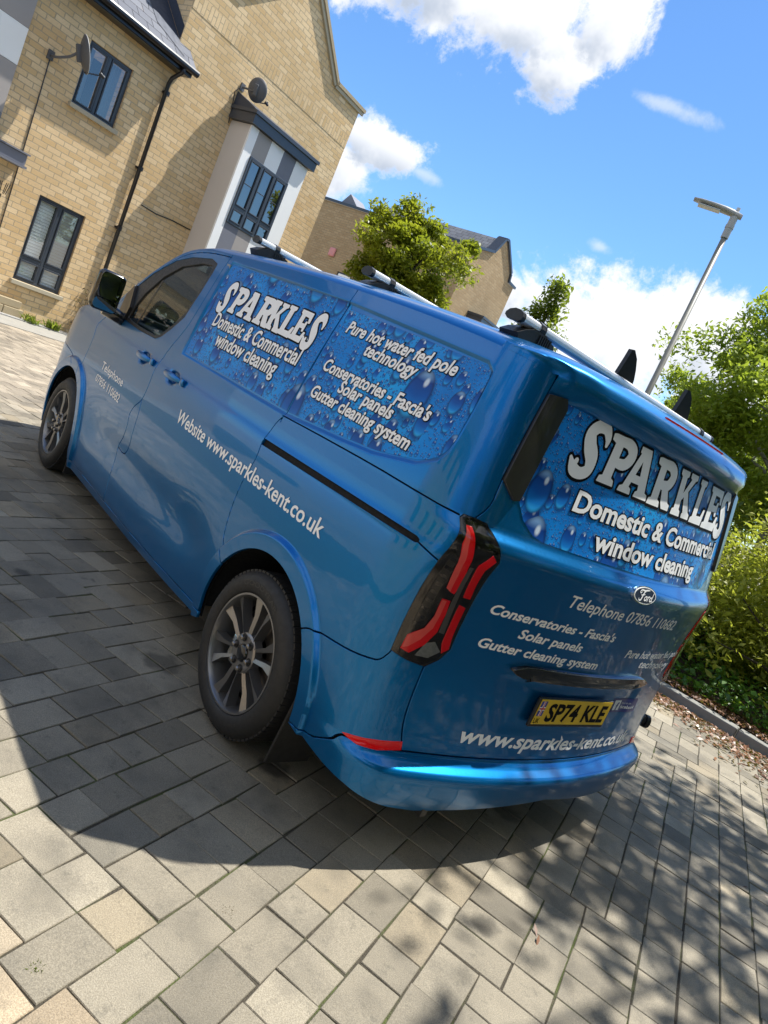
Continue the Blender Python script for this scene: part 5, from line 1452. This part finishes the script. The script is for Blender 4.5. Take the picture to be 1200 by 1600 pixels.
sat_dish('pale satellite dish seen edge-on beside the upper house window',Fp(-.165,4.235,.45),d1*.88+nF*.30+Vector((0,0,.36)),Fp(-.39,4.03,.0),Fp(.19,4.116,.50),.27,[Fp(-.385,4.0,.01),Fp(-.36,3.3,.01),Fp(-.33,2.2,.01),Fp(-.31,1.2,.01),Fp(-.30,.05,.01)])
sat_dish('dark satellite dish above the white bay window',Fp(3.207,5.636,.35),d1*.60-nF*.45+Vector((0,0,.42)) if False else d1*.80-nF*.42+Vector((0,0,.30)),Fp(3.14,5.604,.0),Fp(3.478,5.53,.42),.22,[Fp(3.10,5.58,.01),Fp(3.0,5.45,.02),Fp(3.06,5.2,.02),Fp(3.12,4.9,.015)])
# wall lantern
LN=empty('wall_lantern',Fp(-.52,1.80,0)); tag(LN,'black carriage lantern on the brick wall under the door canopy','lantern')
l=MB(); c=Fp(-.53,1.90,.15); l.lathe([(.035,-.10),(.055,-.09),(.06,-.085)],c,(0,0,1),6); l.lathe([(.098,.085),(.085,.10),(.03,.16),(.012,.18),(.001,.20)],c,(0,0,1),6)
for k in range(6): a=2*math.pi*k/6; l.tube([c+Vector((.058*math.sin(a),.058*math.cos(a),-.088)),c+Vector((.088*math.sin(a),.088*math.cos(a),.088))],.006,5)
l.tube([c+Vector((0,0,-.10)),c+Vector((0,0,-.16)),Fp(-.53,1.78,.02)],.012,6); l.box(Fp(-.53,1.80,.012),(.06,.022,.16),FR)
l.build('lantern_frame',MAT['black_pipe'],LN)
l=MB(); l.lathe([(.054,-.085),(.083,.084)],c,(0,0,1),6); l.build('lantern_glass',MAT['lamp_glass'],LN)
# ------------------------------------------------------------ second house
cz=Vector((18.56,-14.28,0)); H2=empty('brick_house',cz+d1*2-nF*3); tag(H2,'tan brick house with a small stepped gable behind the round green tree','house','brick houses around the drive')
f2=lambda a,z,o=0.: cz+d1*a+nF*o+Vector((0,0,z))
wall('wall',[(0,-.1),(4.08,-.1),(4.08,7.03),(3.43,7.05),(3.30,7.35),(2.05,8.16),(1.86,8.10),(1.47,7.48),(0,7.08)],[],f2,MAT['brick_far'],H2)
f2s=lambda b,z,o=0.: cz-nF*b-d1*o+Vector((0,0,z))
wall('wall',[(0,-.1),(14,-.1),(14,7.35),(0,7.08)],[rect(4.45,5.2,3.6,4.80)],f2s,MAT['brick_far'],H2)
wf=window(H2,f2s,4.45,5.2,3.6,4.80,1,None,glassm='house_glass'); 
q=MB(); q.prism([f2s(4.52,3.66,-.02),f2s(5.13,3.66,-.02),f2s(5.13,4.74,-.02),f2s(4.52,4.74,-.02)],-d1,0,.004); q.build('blind',MAT['blind'],wf)
cpo=MB()
for (a,b) in (((-.06,7.09),(1.47,7.49)),((1.47,7.49),(1.90,8.14)),((1.90,8.14),(2.06,8.18)),((2.06,8.18),(3.32,7.37)),((3.32,7.37),(3.43,7.07)),((3.43,7.07),(4.15,7.05))):
    A=Vector(a);Bv=Vector(b); d=(Bv-A).normalized(); nn=Vector((-d.y,d.x)); nn=nn if nn.y>0 else -nn
    cpo.prism([f2(x,y,0) for x,y in [A,Bv,Bv+nn*.09,A+nn*.09]],nF,-.3,.08)
cpo.prism([f2s(-.06,7.09,0),f2s(14,7.36,0),f2s(14,7.46,0),f2s(-.06,7.18,0)],-d1,-.3,.08)
cpo.build('coping',MAT['grey_frame'],H2)
V=[f2(1.47,7.50,-.05),f2(2.0,8.15,-.05),f2(2.0,8.15,-6),f2(1.47,7.50,-6),f2(4.08,7.03,-.05),f2(4.08,7.03,-6)]
mesh_obj('roof',V,[(0,1,2,3),(1,4,5,2)],MAT['slate'],H2,uv=[(0,0),(0,1),(6,1),(6,0),(0,3),(6,3)])
q=MB(); q.prism([f2s(5.55,7.2,-1.2),f2s(6.75,7.2,-1.2),f2s(6.3,7.78,-1.2)],-d1,0,.9); q.build('dormer_gable',MAT['grey_panel'],H2)
q=MB(); q.box(f2s(5.77,5.40,.06),(.30,.10,.34),Matrix((-nF,-d1,Vector((0,0,1)))).transposed(),bev=.05); q.build('alarm_box',MAT['alarm'],H2)
q=MB(); 
for z0,z1,o1 in ((5.02,5.19,.66),(5.19,5.27,.72)): q.box(f2(2.75,(z0+z1)/2,o1/2),(2.45 if o1<.7 else 2.55,o1,z1-z0),FR)
bb=q.build('bay_fascia',MAT['grey_frame'],H2)
q=MB(); q.box(f2(2.75,3.6,.29),(2.15,.58,2.84),FR); q.build('bay_window',MAT['cream_render'],H2)
for a0,m in ((1.75,'white_render'),(2.1,'beige_panel'),(2.5,'white_render'),(2.9,'grey_panel'),(3.3,'white_render')):
    q=MB(); q.box(f2(a0+.17,4.78,.59),(.34,.024,.46),FR); q.build('bay_panel',MAT[m],H2)
window(H2,lambda a,z,o=0.: f2(a,z,.6+o),2.1,3.3,3.2,4.54,3,None,glassm='house_glass',o=0.)
# ------------------------------------------------------------ street lamp
SL=empty('street_lamp',(5.28,-7.50,0)); tag(SL,'grey street lamp post with a flat lantern head above the van','street lamp')
p=MB(); p.tube([(5.28,-7.50,0),(5.28,-7.50,.9)],.085,16); p.tube([(5.28,-7.50,.9),(5.28,-7.50,1.0),(5.29,-7.50,5.62)],[.085,.052,.042],16); p.build('post',MAT['steel_post'],SL,smooth=True)
p=MB(); p.tube([(5.29,-7.50,5.60),(5.29,-7.50,5.93)],.058,14); p.tube([(5.29,-7.50,5.75),(5.29,-7.50,5.80)],.066,14); p.build('spigot',MAT['lamp_grey'],SL)
hd=MB(); ld=Vector((.45,.30,0)).normalized(); hx_=ld.cross(Vector((0,0,1)))
prof=[(-.10,.055,5.95,.045),(.02,.070,5.965,.06),(.16,.10,5.975,.058),(.34,.115,5.985,.045),(.54,.105,5.99,.034),(.66,.07,5.992,.022)]
V=[];F=[];n=12
for (t,w,zc,hh) in prof:
    for k in range(n): a=2*math.pi*k/n; V.append(Vector((5.29,-7.50,zc))+ld*t+hx_*(w*math.cos(a))+Vector((0,0,hh*math.sin(a)*(1 if math.sin(a)>0 else .7))))
for i in range(len(prof)-1):
    for k in range(n): F.append((i*n+k,i*n+(k+1)%n,(i+1)*n+(k+1)%n,(i+1)*n+k))
F+=[tuple(range(n)),tuple(range((len(prof)-1)*n,len(prof)*n))]
mesh_obj('lantern_head',V,F,MAT['lamp_grey'],SL,smooth=True)
p=MB(); p.box(Vector((5.29,-7.50,5.937))+ld*.40,(.34,.15,.02),Matrix((ld,hx_,Vector((0,0,1)))).transposed(),bev=.008); p.build('lens',MAT['lamp_glass'],SL)
p=MB(); p.tube([Vector((5.29,-7.50,6.0)),Vector((5.29,-7.50,6.07))],.03,10); p.build('photocell',MAT['lamp_glass'],SL)
# ------------------------------------------------------------ foliage
def leaves(name,pos,size,mat,parent,rg,tone,up=.35,stretch=1.5,droop=0.):
    n=len(pos); 
    nr=rg.normal(size=(n,3)); nr[:,2]=np.abs(nr[:,2])+up; nr/=np.linalg.norm(nr,axis=1)[:,None]
    t=rg.normal(size=(n,3)); t[:,2]-=droop; t-=nr*(t*nr).sum(1)[:,None]; t/=np.linalg.norm(t,axis=1)[:,None]; b=np.cross(nr,t)
    s=size*np.clip(rg.normal(1,.25,n),.5,1.7); L=(s*stretch)[:,None]*t; Wd=s[:,None]*b*.62; bend=nr*(s*.22)[:,None]
    P=np.asarray(pos)
    V=np.stack([P-L*.5,P+Wd*.5-L*.05+bend*.0,P+L*.5-bend,P-Wd*.5-L*.05+bend*.0],1)
    mid=V.copy(); V=V.reshape(-1,3); k=np.arange(n)*4
    F=np.stack([k,k+1,k+2,k+3],1)
    me=bpy.data.meshes.new(name); me.vertices.add(n*4); me.vertices.foreach_set('co',V.astype(np.float32).ravel())
    me.loops.add(n*4); me.loops.foreach_set('vertex_index',F.astype(np.int32).ravel()); me.polygons.add(n); me.polygons.foreach_set('loop_start',(np.arange(n)*4).astype(np.int32)); me.polygons.foreach_set('loop_total',np.full(n,4,np.int32))
    me.update(calc_edges=True); me.validate(); me.materials.append(mat)
    o=bpy.data.objects.new(name,me); scn.collection.objects.link(o)
    if parent: attach(o,parent)
    c=np.repeat(np.clip(tone,0,1),4)[:,None]*np.ones(3); set_tone(o,c); return o
def tree(name,label,base,trunk_h,trunk_r,crown_c,crown_r,nclus,nleaf,lsize,leafm,barkm,seed,cat='tree',group=None,lean=(0,0),spire=False,clr=.32,limbs=14,extra=None,hollow=.25):
    rg=np.random.default_rng(seed); e=empty(name,base); tag(e,label,cat,group); base=Vector(base); C=Vector(crown_c)
    d=rg.normal(size=(nclus,3)); d/=np.linalg.norm(d,axis=1)[:,None]; r=(hollow+(1-hollow)*rg.random(nclus))**(1/2.2)
    # lumpy outline
    lump=1+.22*np.sin(d[:,0]*4.1+seed)*np.sin(d[:,1]*3.7+seed*.7)+.16*np.sin(d[:,2]*6.3+seed*1.3)
    P=d*(r*lump)[:,None]*np.array(crown_r)+np.array(C)
    if spire:
        h=rg.random(nclus)**.8; a=rg.random(nclus)*2*np.pi; rad=(1-h)**.8*np.sqrt(rg.random(nclus)); z0=C.z-crown_r[2]
        P=np.stack([C.x+rad*crown_r[0]*np.cos(a),C.y+rad*crown_r[1]*np.sin(a),z0+h*2*crown_r[2]],1)
    ct=rg.random(nclus); L=[];T=[]
    cs=clr*np.clip(rg.normal(1,.3,nclus),.5,1.6)
    idx=rg.integers(0,nclus,nleaf); q=rg.normal(size=(nleaf,3)); q/=np.linalg.norm(q,axis=1)[:,None]; q*= (rg.random(nleaf)**.5)[:,None]
    pos=P[idx]+q*cs[idx][:,None]*np.array([1,1,.75])
    tone=.55*ct[idx]+.45*rg.random(nleaf)
    leaves('crown',pos,lsize,leafm,e,rg,tone,droop=.4)
    m=MB(); top=C+Vector((lean[0],lean[1],crown_r[2]*.7))
    tk=catmull([tuple(base),tuple(base.lerp(C,.45)+Vector((rg.normal()*.06,rg.normal()*.06,0))),tuple(C),tuple(top)],6); m.tube(tk,[trunk_r*(1-.85*i/(len(tk)-1)) for i in range(len(tk))],10)
    for k in range(limbs):
        t=P[rg.integers(0,nclus)]; s=Vector(tk[int(len(tk)*(.30+.5*rg.random()))]); t=Vector(t); md=s.lerp(t,.5)+Vector((0,0,.12*(t-s).length)); pl=catmull([tuple(s),tuple(md),tuple(t)],4); m.tube(pl,[trunk_r*.38*(1-.8*i/(len(pl)-1)) for i in range(len(pl))],6)
    m.build('trunk',barkm,e,smooth=True); return e
def azpt(az,r,z=0): a=math.radians(az); return (CAM.x+r*math.cos(a),CAM.y+r*math.sin(a),z)
b_=azpt(-36.2,17.5); tree('maple_tree','round bushy yellow-green tree rising behind the van roof',b_,1.6,.11,(b_[0],b_[1],4.0),(1.25,1.25,1.68),200,44000,.080,MAT['leaf_maple'],MAT['bark'],4,limbs=20)
b_=azpt(-47.6,13.5); tree('young_tree','slim young tree with a pointed top behind the last roof bar',b_,1.2,.04,(b_[0],b_[1],3.0),(.85,.85,1.45),90,4600,.065,MAT['leaf_young'],MAT['bark'],8,spire=True,clr=.22,limbs=16)
b_=azpt(-67.3,12.5); tree('birch_tree','tall birch with a white leaning trunk at the right edge',(b_[0]-.35,b_[1]-.3,0),2,.10,(b_[0]+.0,b_[1]-.2,3.45),(2.0,2.0,1.9),280,80000,.062,MAT['leaf_birch'],MAT['birch_bark'],15,limbs=26,clr=.34)
b_=azpt(-62.4,16.5); tree('leafy_tree','lower leafy tree between the lamp post and the birch',b_,1,.08,(b_[0],b_[1],2.7),(1.6,1.6,1.3),150,34000,.075,MAT['leaf_birch'],MAT['bark'],23,clr=.34)
# tree that shades the back of the van (stands right of the picture)
tree('shade_tree','broad tree beside the kerb that dapples the paving behind the van',(-.6,-5.6,0),2.5,.15,(-1.15,-4.5,6.2),(1.7,2.3,1.4),95,5200,.095,MAT['leaf_dark'],MAT['bark'],31,clr=.62)
def bush(name,label,base,rx,rz,n,lsize,leafm,seed,cat='shrub',group=None,ncl=60,clr=.26):
    rg=np.random.default_rng(seed); e=empty(name,base); tag(e,label,cat,'shrubs beyond the kerb')
    d=rg.normal(size=(ncl,3)); d[:,2]=np.abs(d[:,2]); d/=np.linalg.norm(d,axis=1)[:,None]; r=(.35+.65*rg.random(ncl))**.6
    P=d*r[:,None]*np.array([rx,rx,rz])*(1+.2*np.sin(d[:,:1]*5+seed))+np.array(base)
    idx=rg.integers(0,ncl,n); q=rg.normal(size=(n,3))*.5; pos=P[idx]+q*clr; pos[:,2]=np.maximum(pos[:,2],base[2]+.03)
    leaves('foliage',pos,lsize,leafm,e,rg,.55*rg.random(ncl)[idx]+.45*rg.random(n),up=.5)
    m=MB()
    for k in range(14):
        t=Vector(P[rg.integers(0,ncl)]); s=Vector(base)+Vector((rg.normal()*.1,rg.normal()*.1,0)); m.tube([s,s.lerp(t,.5)+Vector((0,0,.1)),t],[.022,.016,.006],5)
    m.build('stem',MAT['bark'],e); return e
b_=azpt(-69.2,9.0,.25); bush('shrub','yellow-green shrub to the right of the tailgate behind the kerb',b_,1.15,1.75,15000,.050,MAT['leaf_bush'],3,ncl=110,clr=.30)
b_=azpt(-75.5,8.4,.25); bush('shrub','olive shrub half out of frame beyond the ivy',b_,1.2,1.7,9000,.055,MAT['leaf_bush'],6,ncl=80,clr=.32)
b_=azpt(-64.5,10.2,.2); bush('shrub','dark shrub under the birch, close behind the van',b_,1.0,1.5,7000,.07,MAT['leaf_dark'],9,ncl=70,clr=.3)
# ivy ground cover
rg=np.random.default_rng(77); n=26000
s=rg.uniform(-5.5,4.5,n); t=.35+3.6*rg.random(n)**1.25
hgt=.07+.42*np.clip((t-.35)/1.8,0,1)+.10*np.sin(s*3.3)*np.sin(t*2.9)
pos=np.stack([KP.x+KD.x*s+KN.x*t,KP.y+KD.y*s+KN.y*t,hgt*(.45+.6*rg.random(n))+.05],1)
o=leaves('ivy',pos,.060,MAT['leaf_ivy'],None,rg,rg.random(n)**1.3,up=1.0,stretch=1.15); tag(o,kind='stuff')
# leaf litter along the kerb
n=9500; s=np.where(rg.random(n)<.6,rg.uniform(-.2,3.2,n),rg.uniform(-4.5,4.5,n)); side=rg.random(n)
t=np.where(side<.55,.12+.45*rg.random(n),-.04-np.abs(rg.normal(0,.30,n))*(.55+.9*np.clip((s+.3)/2,0,1)))
keepm=(t<-.02)|(t>.13); s=s[keepm];t=t[keepm]
zz=np.where(t>0,.085+.03*rg.random(len(s)),.006+.010*rg.random(len(s)))
pos=np.stack([KP.x+KD.x*s+KN.x*t,KP.y+KD.y*s+KN.y*t,zz],1)
o=leaves('leaf_litter',pos,.032,MAT['dry'],None,rg,rg.random(len(s)),up=2.2,stretch=1.6); tag(o,kind='stuff')
n=130; s=rg.uniform(-3,3,n); t=-rg.random(n)**1.6*3.2-.1
pos=np.stack([KP.x+KD.x*s+KN.x*t,KP.y+KD.y*s+KN.y*t,np.full(n,.007)],1)
o=leaves('scattered_debris',pos,.014,MAT['dry'],None,rg,rg.random(n),up=3,stretch=1.8); tag(o,kind='stuff')
# weeds in the joints, dry plant against the wall
def tuft(name,label,c,n,h,rad,mat,seed,cat='weed',group=None):
    rg=np.random.default_rng(seed); e=empty(name,c); tag(e,label,cat,group); m=MB(); V=[];F=[];T_=[]
    for k in range(n):
        a=rg.random()*6.28; r=rad*math.sqrt(rg.random()); p=Vector(c)+Vector((r*math.cos(a),r*math.sin(a),0)); hh=h*(.5+.7*rg.random()); dv=Vector((rg.normal()*.5,rg.normal()*.5,1)).normalized()*hh; w=Vector((-dv.y,dv.x,0)); w=(w.normalized() if w.length>1e-6 else Vector((1,0,0)))*hh*.10
        i=len(V); V+=[p-w,p+w,p+dv*.6+w*.8,p+dv+Vector((dv.x,dv.y,0))*.5,p+dv*.6-w*.8]; F.append((i,i+1,i+2,i+3,i+4)); T_+=[rg.random()]*5
    o=mesh_obj('blades',V,F,mat,e); set_tone(o,np.array(T_)[:,None]*np.ones(3)); return e
tuft('grass_tuft','small bright grass tuft in the wide paving joint at bottom left',(-.02,1.862,-.004),30,.013,.013,MAT['grass'],2)
tuft('moss_tuft','brown mossy weed in the joint below the shadow edge',(.03,1.335,-.006),60,.010,.022,MAT['dryweed'],5)
for k,(a,o_) in enumerate(((.95,.2),(.55,.24))): 
    p=Fp(a,.03,o_); tuft('grass_tuft',('green weed clump at the foot of the house wall','smaller weed clump left of the other under the blinds window')[k],tuple(p),70,.16-.03*k,.12,MAT['grass'],11+k)
p=Fp(1.62,.03,.18); e=empty('dry_plant',p); tag(e,'dry pinkish brown plant against the wall by the drainpipe foot','plant')
n=1500; q=rg.normal(size=(n,3))*np.array([.20,.14,.30])+np.array([p.x,p.y,.42]); q[:,2]=np.abs(q[:,2]); leaves('foliage',q,.035,MAT['dryweed'],e,rg,rg.random(n)); m=MB()
for k in range(16): m.tube([p,p+Vector((rg.normal()*.08,rg.normal()*.06,.35)),p+Vector((rg.normal()*.2,rg.normal()*.14,.6+.2*rg.random()))],[.008,.006,.003],5)
m.build('stem',MAT['bark'],e)
lf=leaves('fallen_leaf',np.array([[-.30,.27,.012],[-.335,.30,.010]]),.020,MAT['dry'],None,rg,np.array([.4,.6]),up=3,stretch=2.2); tag(lf,'small reddish fallen leaf on the paving behind the van','leaf')
# things behind the viewer that the paint and the mirror reflect
tree('sky_block_tree','unseen wide tree behind the viewer, added to keep the tailgate in shade',(-5.2,-5.2,0),3.0,.22,(-4.6,-4.2,6.3),(3.4,3.2,2.5),110,9000,.26,MAT['leaf_dark'],MAT['bark'],61,clr=.8,limbs=8)  # both wide trees are added out of view to block sky behind the tailgate
tree('sky_block_tree','second unseen wide tree, added behind the viewer nearer the middle of the drive',(-6.6,.8,0),3.0,.22,(-6.2,.6,6.3),(3.0,3.2,2.6),110,9000,.26,MAT['leaf_dark'],MAT['bark'],62,clr=.8,limbs=8)
for k,(x,y,r,rz,sd_) in enumerate(((-9.5,2.0,2.6,2.6,41),(-10.5,-3.2,2.8,2.8,42),(-7.5,-8.5,2.6,2.6,43),(-11,8.5,2.6,2.4,44))):
    tree('garden_tree',('tall green tree behind the viewer, straight behind the van','widest green tree behind the viewer','green tree behind the viewer nearest the kerb','green tree behind the viewer on the house side')[k],(x,y,0),2.0,.2,(x,y,rz+.5),(r,r,rz),80,6500,.26,MAT['leaf_birch'],MAT['bark'],sd_,clr=.75,limbs=6)
HG=empty('hedge',(-13,0,0)); tag(HG,'long green hedge far behind the viewer, added only for its dark reflections','hedge')  # added out of view so the tail paint reflects something dark
rg=np.random.default_rng(99); n=9000; t_=rg.uniform(-1.15,1.25,n); hp=np.stack([-13.5*np.cos(t_)+rg.normal(0,.5,n)-1,-15*np.sin(t_)*1.0+rg.normal(0,.5,n),4.3*rg.random(n)],1)
leaves('foliage',hp,.42,MAT['leaf_dark'],HG,rg,rg.random(n),up=.1)
H3=empty('brick_house',(3,13,0)); tag(H3,'plain buff brick house across the drive that the van side reflects','house','brick houses around the drive')
f3=lambda a,z,o=0.: Vector((10-a,13-o,z))
hw_=[rect(1.5+3.2*k,2.7+3.2*k,z0,z1) for k in range(4) for z0,z1 in((.9,2.1),(3.5,4.6))]
wall('wall',[(0,-.1),(14,-.1),(14,5.2),(0,5.2)],hw_,f3,MAT['brick'],H3)
for h in hw_: window(H3,f3,h[0][0],h[1][0],h[0][1],h[2][1],2,None,glassm='house_glass')
V=[f3(-.3,5.1,.35),f3(14.3,5.1,.35),f3(14.3,8,-3.5),f3(-.3,8,-3.5)]; mesh_obj('roof',V,[(0,1,2,3)],MAT['slate'],H3,uv=[(0,0),(14,0),(14,5),(0,5)])
